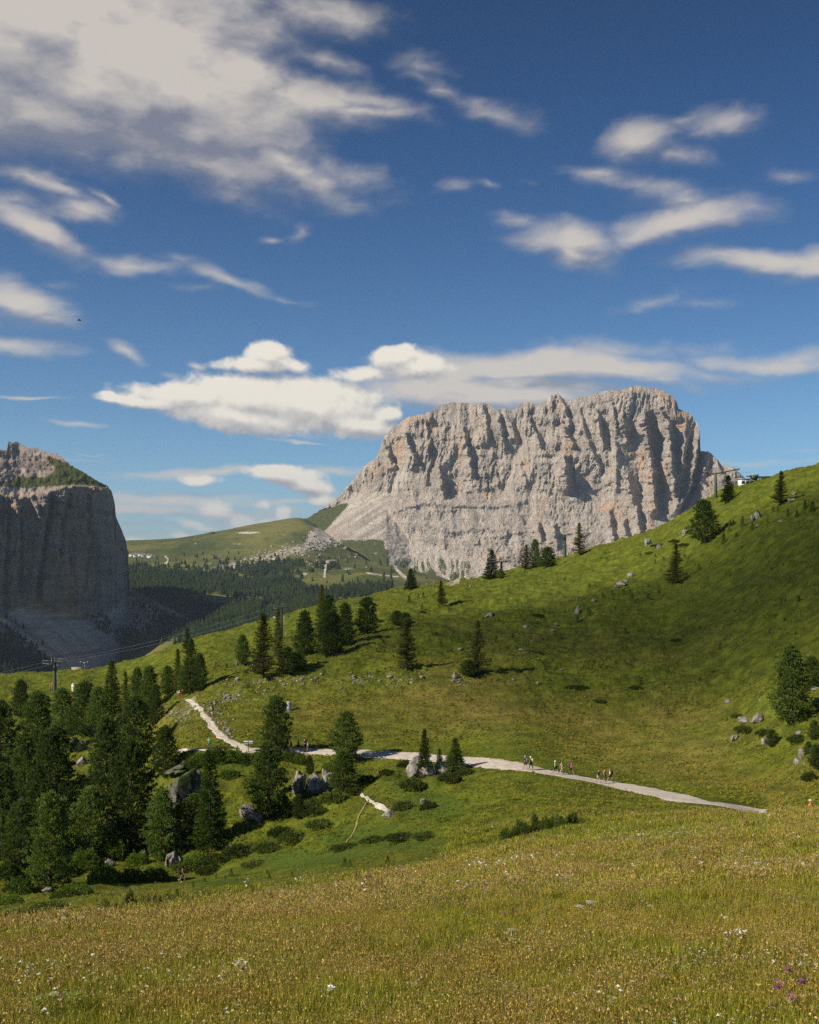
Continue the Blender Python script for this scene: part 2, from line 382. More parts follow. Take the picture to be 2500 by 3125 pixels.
def m_rock_main(g):
    p = g.pos(); t = g.attr('turf'); se = g.attr('scree')
    c, a, f = rock_col(g, p, (0.76, 0.665, 0.56), (0.40, 0.350, 0.305), (0.76, 0.50, 0.31))
    c = g.mix(se, c, g.mix((f * .35 + g.attr('streak') * .65).ss(0.25, 0.7), (0.46, 0.41, 0.345), (0.80, 0.72, 0.61)))
    bd = g.noise(g.scalev(p, (0.002, 0.002, 0.035)), 1.0, 7, 0.68); c = g.mix(bd.ss(0.52, 0.64) * 0.3, c, (0.30, 0.27, 0.24))
    nz = S(g.nt, g.new('ShaderNodeNewGeometry').outputs['Normal']); z = g.xyz(nz)[2]
    c = g.mix((t + (f - 0.5) * 1.2).ss(0.45, 0.6), c, (0.11, 0.13, 0.035))
    h = a * 2.0 + f * 1.0 + g.noise(p, 0.5, 3, 0.7) * 0.3
    return principled(g, c, 0.92, g.bump(h, 1.0, 16.0), spec=0.15)
material('limestone', m_rock_main)
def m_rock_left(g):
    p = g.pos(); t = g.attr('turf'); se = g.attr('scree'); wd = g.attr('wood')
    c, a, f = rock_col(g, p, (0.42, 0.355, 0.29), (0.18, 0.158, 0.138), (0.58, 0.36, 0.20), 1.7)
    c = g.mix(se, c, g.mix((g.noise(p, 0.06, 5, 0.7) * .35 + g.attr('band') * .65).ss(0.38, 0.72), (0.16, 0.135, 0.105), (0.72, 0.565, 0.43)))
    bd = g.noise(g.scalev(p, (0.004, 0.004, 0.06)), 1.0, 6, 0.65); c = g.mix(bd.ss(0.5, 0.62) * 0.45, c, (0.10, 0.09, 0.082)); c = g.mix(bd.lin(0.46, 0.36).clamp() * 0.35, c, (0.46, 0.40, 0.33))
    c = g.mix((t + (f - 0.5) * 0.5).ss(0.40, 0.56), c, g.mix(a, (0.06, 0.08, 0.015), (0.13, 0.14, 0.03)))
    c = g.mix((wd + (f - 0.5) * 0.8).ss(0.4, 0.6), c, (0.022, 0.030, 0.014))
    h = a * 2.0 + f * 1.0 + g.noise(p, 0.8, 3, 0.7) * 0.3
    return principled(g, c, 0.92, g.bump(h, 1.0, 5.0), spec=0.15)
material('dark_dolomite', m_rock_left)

# ------------------------------------------------------------------ near terrain: one sheet, rows by distance, columns by direction
TK = [0, 1, 2, 3, 4, 5, 6, 7, 8, 9]
NEAR = {   # column: (distance, row) of every knot, near to far
 -900: [(3,4600),(13,3150),(26,2960),(50,2870),(105,2850),(180,2560),(260,2270),(430,2075),(560,2120),(900,2480)],
 -400: [(3,4600),(13,3130),(26,2910),(50,2830),(110,2800),(180,2520),(260,2240),(420,2066),(560,2120),(900,2480)],
    0: [(3,4600),(13,3125),(26,2885),(50,2800),(115,2755),(172,2490),(260,2225),(400,2060),(540,2120),(900,2480)],
  300: [(3,4600),(13,3125),(26,2865),(50,2770),(125,2712),(175,2450),(260,2190),(390,2042),(520,2110),(900,2480)],
  410: [(3,4600),(13,3125),(26,2860),(50,2758),(130,2705),(176,2400),(245,2165),(385,2017),(520,2090),(900,2480)],
  600: [(3,4600),(13,3125),(26,2850),(50,2742),(136,2680),(169,2292),(212,2118),(360,1956),(480,2010),(900,2480)],
  725: [(3,4600),(13,3125),(26,2840),(50,2730),(134,2665),(169,2291),(216,2085),(370,1920),(480,1980),(900,2480)],
  900: [(3,4600),(13,3125),(26,2825),(50,2715),(128,2635),(170,2291),(224,2025),(380,1870),(480,1940),(900,2480)],
 1080: [(3,4600),(13,3125),(26,2812),(50,2697),(118,2610),(168,2299),(232,1985),(410,1830),(500,1910),(900,2480)],
 1250: [(3,4600),(13,3125),(26,2800),(50,2680),(108,2590),(165,2308),(238,1955),(430,1795),(530,1870),(900,2480)],
 1450: [(3,4600),(13,3125),(26,2780),(50,2640),(100,2550),(158,2326),(240,1945),(445,1767),(550,1840),(900,2480)],
 1600: [(3,4600),(13,3125),(26,2762),(50,2610),(95,2520),(150,2343),(240,1950),(450,1734),(560,1810),(900,2480)],
 1750: [(3,4600),(13,3125),(26,2750),(50,2590),(88,2505),(146,2372),(235,1985),(445,1689),(560,1770),(900,2480)],
 1870: [(3,4600),(13,3125),(26,2744),(50,2578),(84,2508),(142,2400),(230,1995),(435,1660),(540,1740),(900,2480)],
 2000: [(3,4600),(13,3125),(26,2740),(50,2568),(80,2506),(136,2415),(224,2010),(425,1613),(530,1700),(900,2480)],
 2123: [(3,4600),(13,3125),(26,2736),(50,2558),(78,2502),(130,2432),(215,2020),(410,1547),(520,1640),(900,2480)],
 2200: [(3,4600),(13,3125),(26,2734),(50,2552),(77,2500),(124,2450),(205,2030),(400,1504),(510,1610),(900,2480)],
 2261: [(3,4600),(13,3125),(26,2733),(50,2548),(76,2504),(120,2472),(195,2040),(390,1478),(500,1590),(900,2480)],
 2330: [(3,4600),(13,3125),(26,2731),(50,2545),(75,2494),(114,2505),(182,2060),(380,1464),(490,1580),(900,2480)],
 2400: [(3,4600),(13,3125),(26,2730),(50,2540),(74,2486),(108,2540),(168,2110),(370,1440),(480,1560),(900,2480)],
 2500: [(3,4600),(13,3125),(26,2728),(50,2536),(72,2480),(105,2545),(158,2120),(360,1421),(470,1540),(900,2480)],
 2900: [(3,4600),(13,3125),(26,2720),(50,2520),(70,2460),(102,2440),(150,2010),(340,1330),(450,1450),(900,2480)],
 3500: [(3,4600),(13,3110),(26,2700),(50,2490),(68,2420),(100,2330),(146,1900),(330,1230),(440,1350),(900,2480)]}
CXS = np.array(sorted(NEAR)); KN = np.array([NEAR[c] for c in CXS], float)       # (ncol, 10, 2)
COLS = np.unique(np.concatenate([np.arange(-900, -200, 14), np.arange(-200, 2700, 3.4), np.arange(2700, 3501, 14)]))
TS = np.concatenate([np.linspace(0, 1, 10)[:-1], np.linspace(1, 2, 90)[:-1], np.linspace(2, 3, 56)[:-1], np.linspace(3, 4, 40)[:-1],
                     np.linspace(4, 5, 110)[:-1], np.linspace(5, 6, 120)[:-1], np.linspace(6, 7, 130)[:-1], np.linspace(7, 8, 16)[:-1], np.linspace(8, 9, 8)])
ncol, nrow = len(COLS), len(TS)
kd = np.array([pchip(CXS, np.log(KN[:, k, 0]), COLS) for k in range(10)])    # (10, ncol)
kp = np.array([pchip(CXS, KN[:, k, 1], COLS) for k in range(10)])
# soften the columns' joins, leaving the crest line itself crisp
def smooth(a, n):
    ker = np.hanning(n + 2)[1:-1]; ker /= ker.sum(); p = np.pad(a, ((0, 0), (n // 2, n // 2)), mode='edge')
    return np.array([np.convolve(r, ker, 'valid')[:a.shape[1]] for r in p])
kd = smooth(kd, 41); kpS = smooth(kp, 31); kp[:7] = kpS[:7]; kp[8:] = kpS[8:]; kp[7] = smooth(kp[7:8], 9)[0]
LD = np.zeros((nrow, ncol)); PYn = np.zeros((nrow, ncol))
for j in range(ncol):
    LD[:, j] = pchip(TK, kd[:, j], TS); PYn[:, j] = np.interp(TS, TK, kp[:, j]) * 0.0 + pchip(kd[:, j], kp[:, j], pchip(TK, kd[:, j], TS))
Dn = np.exp(LD); PXn = np.broadcast_to(COLS, Dn.shape)
NV = W(PXn, PYn, Dn)
X_, Y_ = NV[..., 0], NV[..., 1]
path_road = [(540,2290),(604,2289),(690,2291),(757,2291),(830,2291),(950,2292),(1074,2298),(1250,2308),(1419,2321),(1591,2342),(1783,2378),(1942,2408),(2101,2444),(2229,2462),(2330,2485)]
path_trail = [(765,2291),(723,2274),(681,2251),(656,2230),(636,2196),(615,2170),(594,2146),(570,2136)]
def seg_dist(px, py, poly):
    d = np.full(px.shape, 1e9)
    for (x0, y0), (x1, y1) in zip(poly[:-1], poly[1:]):
        vx, vy = x1 - x0, y1 - y0; t = np.clip(((px - x0) * vx + (py - y0) * vy) / (vx*vx + vy*vy), 0, 1)
        d = np.minimum(d, np.hypot(px - x0 - t * vx, py - y0 - t * vy))
    return d
dRoad = seg_dist(PXn, PYn, path_road); dTrail = seg_dist(PXn, PYn, path_trail)
calm = 1 - np.exp(-np.minimum(dRoad / 22, dTrail / 14) ** 2)
tt = TS[:, None] + 0 * PXn
far_ = sstep(5.2, 6.0, tt)
undul = fbm(X_ * 0.035, Y_ * 0.035, o=3) * 1.1 + fbm(X_ * 0.11 + 5, Y_ * 0.11, o=3) * 0.65
tuss = fbm(X_ * 0.55, Y_ * 0.55, o=3) * 0.13 + fbm(X_ * 1.7, Y_ * 1.7 + 9, o=2) * 0.05
terr = np.sin((NV[..., 2] + 0.6 * fbm(X_ * 0.05, Y_ * 0.05, o=2)) * 3.6) * 0.16 * sstep(5.3, 6, tt) * sstep(-.2, .5, fbm(X_ * 0.04 + 40, Y_ * 0.04, o=2))      # cattle terraces along the contour
amp = sstep(1.5, 4.3, tt) * (1 - 0.5 * sstep(7, 7.3, tt))
hollow = sstep(3.9, 4.4, tt) * (1 - sstep(4.8, 5.0, tt)) * (1 - sstep(1500, 1800, PXn))
DZ = (undul * amp * (0.55 + 0.8 * far_) + hollow * (0.9 * fbm(X_ * 0.16, Y_ * 0.16 + 3, o=4))) * calm + (tuss * (0.6 + 2.1 * far_) + terr * 1.3) * np.clip(calm, 0.05, 1)
# a mound of turf behind the lift pylon and a bank under the signpost
DZ += 1.2 * np.exp(-((PXn - 185) / 90.0) ** 2 - ((PYn - 2075) / 16.0) ** 2) * sstep(5.5, 6.5, tt)
NV[..., 2] += DZ
NPY = HY - F * NV[..., 2] / NV[..., 1]          # true picture row of every terrain vertex
def cast(px, py, tmin=0.0):
    """first terrain point met by the sight line through picture point (px, py)"""
    j = int(np.clip(np.searchsorted(COLS, px) - 1, 0, ncol - 2)); f = (px - COLS[j]) / (COLS[j+1] - COLS[j])
    pc = NPY[:, j] * (1 - f) + NPY[:, j+1] * f; dc = Dn[:, j] * (1 - f) + Dn[:, j+1] * f
    ok = np.nonzero((pc[1:] <= py) & (TS[1:] > tmin))[0]
    if len(ok) == 0:
        i = int(np.argmin(np.where((TS > 5) & (TS < 7.5), pc, 9e9))); d = dc[i]; py = pc[i]
    else:
        i = ok[0]; a, b = pc[i], pc[i+1]; u = 0 if a == b else np.clip((a - py) / (a - b), 0, 1); d = dc[i] + (dc[i+1] - dc[i]) * u
        py = a + (b - a) * u
    return Vector(((px - CX) / F * d, d, (HY - py) / F * d))
NGX = NV[..., 0]; NGY = NV[..., 1]; NGZ = NV[..., 2]
def ground_xy(x, y):
    """terrain height under a world point"""
    px = x / y * F + CX; j = int(np.clip(np.searchsorted(COLS, px) - 1, 0, ncol - 2)); f = (px - COLS[j]) / (COLS[j+1] - COLS[j])
    a = np.interp(y, Dn[:, j], NGZ[:, j]); b = np.interp(y, Dn[:, j+1], NGZ[:, j+1]); return a * (1 - f) + b * f
# cover
nA = fbm(X_ * 0.06, Y_ * 0.06, o=4); nB = fbm(X_ * 0.25, Y_ * 0.25 + 7, o=4)
dry = 0.47 * (1 - sstep(3.2, 5.0, tt + 0.5 * nA)) + 0.30 * sstep(5.0, 5.2, tt)
edge = 2500 + 250 * sstep(2100, 600, PXn) + 30 * nA       # brown hay meadow stops where the green hollow begins
dry = np.where(PYn > edge - 60, dry, dry)
dry += 0.25 * sstep(5.05, 5.4, tt) * (1 - sstep(5.4, 5.9, tt)) * sstep(600, 900, PXn) - 0.18 * sstep(6, 6.5, tt)
dry = dry - 0.08 * sstep(-.4, .4, tt - np.interp(COLS, [0, 600, 1000, 1350, 1500], [2.45, 2.6, 2.9, 3.3, 4.2])[None, :]) * (1 - sstep(4.2, 4.6, tt))
dry = np.clip(dry + nA * 0.18, 0, 1)
lush = np.zeros_like(dry)
for cx_, cy_, rx_, ry_, a_ in [(1310,2460,110,60,1),(1230,2400,60,50,.7),(1160,2560,220,45,1),(950,2620,240,30,.9),(1340,2330,130,20,.9),(680,2320,130,40,.7),(1950,2545,520,42,.8),(1500,2300,120,20,.4),(2100,2250,420,60,.35),(700,2700,300,25,.6),(150,2640,150,100,.5),(2150,3080,160,50,.5)]:
    lush = np.maximum(lush, a_ * np.exp(-((PXn - cx_) / rx_) ** 2 - ((PYn - cy_) / ry_) ** 2))
lush = np.clip(lush * 1.2 + nB * 0.12, 0, 1)
bare = 0.62 * np.exp(-(dTrail / 16) ** 2) + 0.45 * np.exp(-(seg_dist(PXn, PYn, [(640,2150),(760,2100),(900,2040),(960,2025)]) / 18) ** 2) \
     + 0.55 * np.exp(-((PXn - 550) / 50) ** 2 - ((PYn - 2180) / 28) ** 2) + 0.35 * np.exp(-((PXn - 1190) / 160) ** 2 - ((PYn - 2070) / 30) ** 2) \
     + 0.5 * np.exp(-(seg_dist(PXn, PYn, [(1100,2420),(1140,2450),(1200,2480)]) / 7) ** 2) + 0.9 * np.exp(-(seg_dist(PXn, PYn, [(1365,1784),(1400,1775)]) / 7) ** 2) + 0.3 * np.exp(-((dRoad) / 12) ** 2)
bare += 0.75 * np.exp(-((PXn - 142) / 14) ** 2 - ((PYn - 2712) / 9) ** 2) + 0.8 * np.exp(-((PXn - 535) / 22) ** 2 - ((PYn - 2790) / 5) ** 2)
bare += 0.42 * np.exp(-(seg_dist(PXn, PYn, [(1125,2440),(1090,2500),(1075,2540),(1040,2590)]) / 4) ** 2)
bare = bare * (1 + 0.6 * nB) + 0.42 * sstep(0.35, 0.9, fbm(X_ * 0.09 + 60, Y_ * 0.09, o=4)) * sstep(5.2, 5.6, tt) * (1 - sstep(6.9, 7.2, tt))
ground = obj('ground', mesh_np('ground', NV.reshape(-1, 3), grid_faces(nrow, ncol), 'grass_ground', True, dict(dry=dry, lush=lush, bare=bare)))
put(ground, 'grassy alpine meadow and hillside rising to the right', kind='structure')
# behind the camera the meadow goes on rising
gx, gy = np.meshgrid(np.linspace(-60, 60, 40), np.linspace(-80, 3.4, 40)); gz = -1.75 - 0.27 * gy + 0.1 * fbm(gx * 0.3, gy * 0.3, o=3) - 0.03
gz = gz - 0.06
mb = obj('meadow_slope', mesh_np('meadow_slope', np.stack([gx, gy, gz], -1).reshape(-1, 3), grid_faces(40, 40), 'grass_ground', True,
     dict(dry=np.full(1600, .6), lush=np.zeros(1600), bare=np.zeros(1600)))); put(mb, 'grassy slope above the near meadow', kind='structure')

def ribbon(name, poly, half, label, lift, jit, tmin=4.45, mat='gravel'):
    pts = []
    for (x0, y0), (x1, y1) in zip(poly[:-1], poly[1:]):
        n = max(2, int(math.hypot(x1 - x0, y1 - y0) / 5))
        for k in range(n): t = k / n; pts.append((x0 + (x1 - x0) * t, y0 + (y1 - y0) * t))
    pts.append(poly[-1])
    P = [cast(x, y, tmin) for x, y in pts]
    P = np.array([list(p) for p in P]); 
    for _ in range(3): P[1:-1] = (P[:-2] + 2 * P[1:-1] + P[2:]) / 4
    T = np.gradient(P, axis=0); T[:, 2] = 0; T /= np.linalg.norm(T, axis=1)[:, None]; Nn = np.stack([-T[:, 1], T[:, 0], 0 * T[:, 0]], -1)
    s = np.cumsum(np.r_[0, np.linalg.norm(np.diff(P, axis=0), axis=1)])
    V = []
    for i in range(len(P)):
        hw = half(s[i] / s[-1])
        a = -hw + jit * fbm(np.array([s[i] * 0.5]), np.array([3.0]), o=3)[0]; b = hw + jit * fbm(np.array([s[i] * 0.5]), np.array([30.0]), o=3)[0]
        for u in np.linspace(0, 1, 9):
            q = P[i] + Nn[i] * (a + (b - a) * u); V.append((q[0], q[1], ground_xy(q[0], q[1]) + lift * (1 if 0 < u < 1 else 0.2)))
    o = obj(name, mesh_np(name, np.array(V), grid_faces(len(P), 9), mat, True)); put(o, label, kind='structure'); return o
ribbon('path', path_road, lambda t: 0.15 + 0.65 * max(0, min(1, t * 7 - .5)) + 1.5 * min(1, t * 2.2) + 0.7 * max(0, t - .6), 'pale gravel road crossing the green bowl', 0.10, 0.45)
ribbon('path', path_trail, lambda t: 0.8 - 0.5 * t, 'worn pale trail branching up the slope', 0.10, 0.5)

ribbon('path', [(1098,2418),(1120,2438),(1150,2456),(1190,2480)], lambda t: .18 + .25 * t, 'small washed-out pale track below the split boulder', 0.13, 0.15, 3.6)
ribbon('path', [(1126,2442),(1095,2490),(1084,2535),(1062,2568),(1040,2592)], lambda t: .14, 'thin trodden footpath down through the hollow', 0.12, 0.08, 3.6, 'trodden_earth')
# ------------------------------------------------------------------ far terrain
FARK = {
 -900: [(905,2500),(2000,2300),(2900,2180),(3700,1900),(4500,1780),(5200,1740),(5900,1690),(6600,1720),(9000,1760),(26000,1730)],
    0: [(905,2500),(2000,2290),(2900,2170),(3700,1880),(4500,1760),(5200,1720),(5900,1652),(6600,1690),(9000,1750),(26000,1730)],
  400: [(905,2500),(1900,2130),(2900,1990),(3500,1830),(4200,1755),(5000,1700),(5800,1650),(6600,1680),(9000,1740),(26000,1730)],
  520: [(905,2500),(1900,2060),(2800,1945),(3500,1820),(4200,1750),(5000,1695),(5800,1645),(6600,1680),(9000,1740),(26000,1730)],
  640: [(905,2500),(1900,2030),(2600,1935),(3400,1830),(4200,1745),(5000,1690),(5800,1626),(6600,1670),(9000,1740),(26000,1730)],
  800: [(905,2500),(1900,1990),(2500,1900),(3300,1825),(4200,1740),(5000,1675),(5800,1595),(6600,1640),(9000,1740),(26000,1730)],
  910: [(905,2500),(1900,1960),(2500,1885),(3300,1815),(4200,1737),(5000,1668),(5700,1581),(6600,1630),(9000,1740),(26000,1730)],
 1000: [(905,2500),(1900,1940),(2500,1870),(3300,1808),(4200,1735),(5000,1695),(5600,1625),(6600,1600),(9000,1740),(26000,1730)],
 1100: [(905,2500),(1900,1920),(2500,1860),(3300,1800),(4200,1730),(4900,1722),(5400,1685),(6600,1600),(9000,1740),(26000,1730)],
 1200: [(905,2500),(1900,1900),(2500,1850),(3300,1795),(4200,1742),(4800,1735),(5350,1712),(6600,1640),(9000,1740),(26000,1730)],
 1300: [(905,2500),(1900,1890),(2500,1840),(3300,1790),(4200,1760),(4800,1768),(5350,1765),(6600,1680),(9000,1740),(26000,1730)],
 1500: [(905,2500),(1900,1880),(2500,1835),(3300,1800),(4200,1800),(4800,1800),(5350,1790),(6600,1700),(9000,1740),(26000,1730)],
 2200: [(905,2500),(1900,1880),(2500,1835),(3300,1800),(4200,1800),(4800,1800),(5350,1790),(6600,1700),(9000,1740),(26000,1730)],
 3500: [(905,2500),(1900,1880),(2500,1835),(3300,1800),(4200,1770),(4800,1745),(5350,1720),(6600,1710),(9000,1740),(26000,1730)]}
fxs = np.array(sorted(FARK)); fk = np.array([FARK[c] for c in fxs], float)
fcols = np.unique(np.concatenate([np.arange(-900, 300, 25), np.arange(300, 1620, 3.5), np.arange(1620, 3501, 25)]))
fts = np.concatenate([np.linspace(0, 1, 12)[:-1], np.linspace(1, 2, 30)[:-1], np.linspace(2, 6, 260)[:-1], np.linspace(6, 9, 24)])
fkd = smooth(np.array([pchip(fxs, np.log(fk[:, k, 0]), fcols) for k in range(10)]), 21); fkp = smooth(np.array([pchip(fxs, fk[:, k, 1], fcols) for k in range(10)]), 15)
FL = np.zeros((len(fts), len(fcols))); FP = FL.copy()
for j in range(len(fcols)):
    FL[:, j] = pchip(range(10), fkd[:, j], fts); FP[:, j] = pchip(fkd[:, j], fkp[:, j], FL[:, j])
FD = np.exp(FL); FX = np.broadcast_to(fcols, FD.shape); FV = W(FX, FP, FD); ft = fts[:, None] + 0 * FX
fa = sstep(1, 2, ft)
FV[..., 2] += fa * (fbm(FV[..., 0] / 420, FV[..., 1] / 420, o=5) * 16 + ridged(FV[..., 0] / 900, FV[..., 1] / 500, o=4) * 9) * (1 - 0.75 * sstep(5.6, 6.0, ft) * (1 - sstep(6, 7, ft)))
FPY = HY - F * FV[..., 2] / FV[..., 1]
bl = [(1180,1600),(1060,1640),(930,1672),(800,1705),(690,1735),(560,1765),(470,1775)]
dB = seg_dist(FX, FPY, bl); nF = fbm(FV[..., 0] / 120, FV[..., 1] / 300, o=4)
boul = np.exp(-(dB / 26) ** 2)
scree = 0.6 * np.exp(-(seg_dist(FX, FPY, [(960,1632),(1040,1590),(1120,1545),(1180,1500)]) / 34) ** 2) + 0.5 * boul
scree = np.maximum(scree, 0.5 * np.exp(-(seg_dist(FX, FPY, [(1010,1625),(1060,1640),(1130,1660),(1180,1680)]) / 16) ** 2) * (1 + .5 * ridged((0.5 * FX + 0.85 * FPY) / 16, (0.85 * FX - 0.5 * FPY) / 300, o=3)))
# a runnel of pale gravel under the wall, and footpaths over the pasture
for pl, wd_ in [([(1175,1660),(1190,1705),(1215,1742),(1240,1765)], 5), ([(505,1698),(515,1708),(508,1718),(498,1722),(500,1740)], 3), ([(995,1720),(990,1760)], 3.5), ([(1120,1748),(1165,1756),(1215,1760)], 2.2), ([(1170,1765),(1200,1790),(1210,1805)], 2.5), ([(985,1716),(1010,1712)], 4)]:
    scree = np.maximum(scree, 1.1 * np.exp(-(seg_dist(FX, FPY, pl) / wd_) ** 2))
for cx_, cy_, rx_, ry_, a_ in [(760,1626,50,5,.8),(860,1632,26,5,.5),(1120,1690,45,20,.55),(1060,1735,40,8,.5),(730,1660,60,4,.5),(930,1752,12,6,.8)]:
    scree = np.maximum(scree, a_ * np.exp(-((FX - cx_) / rx_) ** 2 - ((FPY - cy_) / ry_) ** 2))
def wood_mask(px, py):
    m = np.zeros_like(px)
    for cx_, cy_, rx_, ry_, a_ in [(500,1790,170,50,1.3),(640,1775,120,34,1),(430,1740,70,20,.8),(820,1800,170,36,1.25),(900,1850,120,40,1.2),(640,1880,180,44,1.45),(790,1740,130,22,.8),(900,1725,90,16,.6),(1000,1730,60,14,.5),(1080,1808,110,16,.9),(700,1930,160,40,1.5),(860,1900,160,30,1.3),(560,1850,140,34,1.2),(480,1830,90,40,1.2),(1100,1850,140,20,.8),(1150,1795,70,9,.7)]:
        m = np.maximum(m, a_ * np.exp(-((px - cx_) / rx_) ** 2 - ((py - cy_) / ry_) ** 2))
    for cx_, cy_, rx_, ry_ in [(650,1832,68,11),(600,1822,30,7),(1010,1770,70,14),(455,1700,60,12),(690,1848,30,9),(800,1826,50,5),(835,1858,26,8),(980,1790,40,8)]:
        m = m - 1.3 * np.exp(-((px - cx_) / rx_) ** 2 - ((py - cy_) / ry_) ** 2)
    return m
wood = wood_mask(FX, FPY) + nF * 0.3
hill = obj('valley_and_pasture', mesh_np('valley_and_pasture', FV.reshape(-1, 3), grid_faces(*FD.shape), 'alpine_pasture', True,
     dict(scree=scree, wood=np.clip(sstep(0.35, 0.6, wood) * 0.8, 0, 1)))); put(hill, 'wooded valley and green alpine pasture in the distance', kind='structure')
def fcast_many(px, py):
    out = []
    for a, b in zip(px, py):
        j = int(np.clip(np.searchsorted(fcols, a) - 1, 0, len(fcols) - 2)); pc = FPY[:, j]; ok = np.nonzero((pc[1:] <= b) & (fts[1:] > 1.0))[0]
        if len(ok) == 0: continue
        i = ok[0]; u = np.clip((pc[i] - b) / max(1e-6, pc[i] - pc[i+1]), 0, 1); d = FD[i, j] * (1 - u) + FD[i+1, j] * u
        out.append(((a - CX) / F * d, d, (HY - b) / F * d))
    return np.array(out)
# ------------------------------------------------------------------ main massif
TOP = [(880,1600),(942,1580),(978,1556),(1022,1527),(1051,1495),(1087,1455),(1120,1415),(1150,1397),(1160,1372),(1170,1338),(1188,1315),(1217,1293),(1246,1272),(1295,1262),(1320,1252),(1343,1238),(1384,1227),(1425,1230),(1450,1236),(1481,1229),(1500,1240),(1514,1252),(1530,1248),(1542,1246),(1558,1252),(1571,1250),(1588,1234),(1603,1226),(1622,1225),(1634,1240),(1650,1230),(1668,1222),(1680,1206),(1701,1201),(1714,1210),(1725,1224),(1741,1224),(1757,1213),(1774,1210),(1790,1212),(1806,1205),(1830,1198),(1855,1191),(1880,1192),(1912,1186),(1930,1178),(1952,1176),(1975,1184),(2001,1184),(2033,1197),(2055,1212),(2064,1222),(2072,1248),(2098,1258),(2115,1272),(2127,1288),(2135,1312),(2138,1340),(2136,1376),(2148,1378),(2163,1377),(2188,1400),(2204,1421),(2222,1423),(2240,1427),(2261,1446),(2275,1462),(2340,1520),(2420,1600)]
tx, ty = np.array(TOP, float).T
mc = np.unique(np.concatenate([np.arange(880, 2300, 2.0), np.arange(2300, 2421, 8)])); NVv = 330
topy = np.interp(mc, tx, ty) + fbm(mc / 9.0, mc * 0 + 3.1, o=3) * 3.0
basey = np.interp(mc, [880, 1000, 1100, 1180, 1250, 1400, 1600, 1900, 2420], [1650, 1640, 1690, 1745, 1800, 1820, 1800, 1800, 1800.])
v = np.linspace(0, 1, NVv)[:, None]
MPX = np.broadcast_to(mc, (NVv, len(mc))).copy(); MPY = basey + (topy - basey) * v
# distance of the wall: the face turns away on both flanks
d0 = np.interp(mc, [880, 1000, 1100, 1170, 1250, 1400, 1900, 2050, 2120, 2150, 2250, 2420], [5650, 5560, 5450, 5330, 5300, 5270, 5230, 5270, 5340, 5270, 5240, 5500.])
kk_ = np.hanning(23)[1:-1]; kk_ /= kk_.sum(); d0 = np.convolve(np.pad(d0, 10, mode='edge'), kk_, 'valid')
Zt = (HY - topy) / F * 5400
zc = (HY - MPY) / F * 5350        # height above the camera in metres
xc = (MPX - CX) / F * 5350
talus_y = np.interp(mc, [880, 1060, 1100, 1180, 1250, 1400, 1500, 1600, 1750, 1900, 2050, 2420], [1600, 1525, 1505, 1545, 1640, 1688, 1715, 1730, 1730, 1730, 1680, 1680.])
tal = sstep(-12, 25, MPY - talus_y)                                   # 1 on the scree apron below the wall
mid = sstep(1500, 1600, MPY)                                          # the wall leans back more below the mid ledges
DM = d0 + 0 * MPY
lean = np.where(zc > 300, 300 * 0.80 + (zc - 300) * 0.42, zc * 0.80)
DM = DM + lean + tal * (-1) * np.clip((MPY - talus_y), 0, 260) / F * 5300 * 1.3
# folds of the wall: vertical buttresses and couloirs, leaning slightly
lx = xc + (zc - 300) * -0.10
wv = fbm(xc / 260, zc / 420, o=3) * 60
hi = sstep(1560, 1420, MPY)
b1 = ridged((lx + wv) / 210, zc / 900, o=3, g_=0.5)
b2 = ridged((lx + wv * 0.8) / 85 + 9, zc / 420, xc / 700, o=4, g_=0.55)
b3 = ridged((lx + wv * 0.5) / 30 + 3, zc / 130, o=4, g_=0.6)
q1 = ridged(xc / 120 + zc / 260, zc / 120, o=5, g_=0.55)
q2 = ridged(xc / 45 - zc / 90, zc / 40, o=4, g_=0.6)
big = fbm(xc / 330 + 7, zc / 900, o=3) * 38; rag = 0.35 + 0.85 * sstep(-0.35, 0.45, fbm(xc / 190 + 3, zc / 150, o=3)); slab = 1 - 0.6 * sstep(1380, 1500, MPY) * (1 - sstep(1585, 1640, MPY))
b2 = b2 * (0.6 + 0.5 * rag); b3 = b3 * rag; q2 = q2 * rag * slab; q1 = q1 * (0.5 + 0.5 * slab)
REL = big + (b1 * 44 + b2 * 27 * (0.5 + 0.5 * hi) + b3 * 18 * (0.45 + 0.55 * hi)) * (0.55 + 0.45 * hi) + q1 * 18 * (1.2 - 0.5 * hi) + q2 * 10 + ridged(xc / 18, zc / 40, o=4, g_=0.65) * 9 * (0.4 + 0.6 * rag)
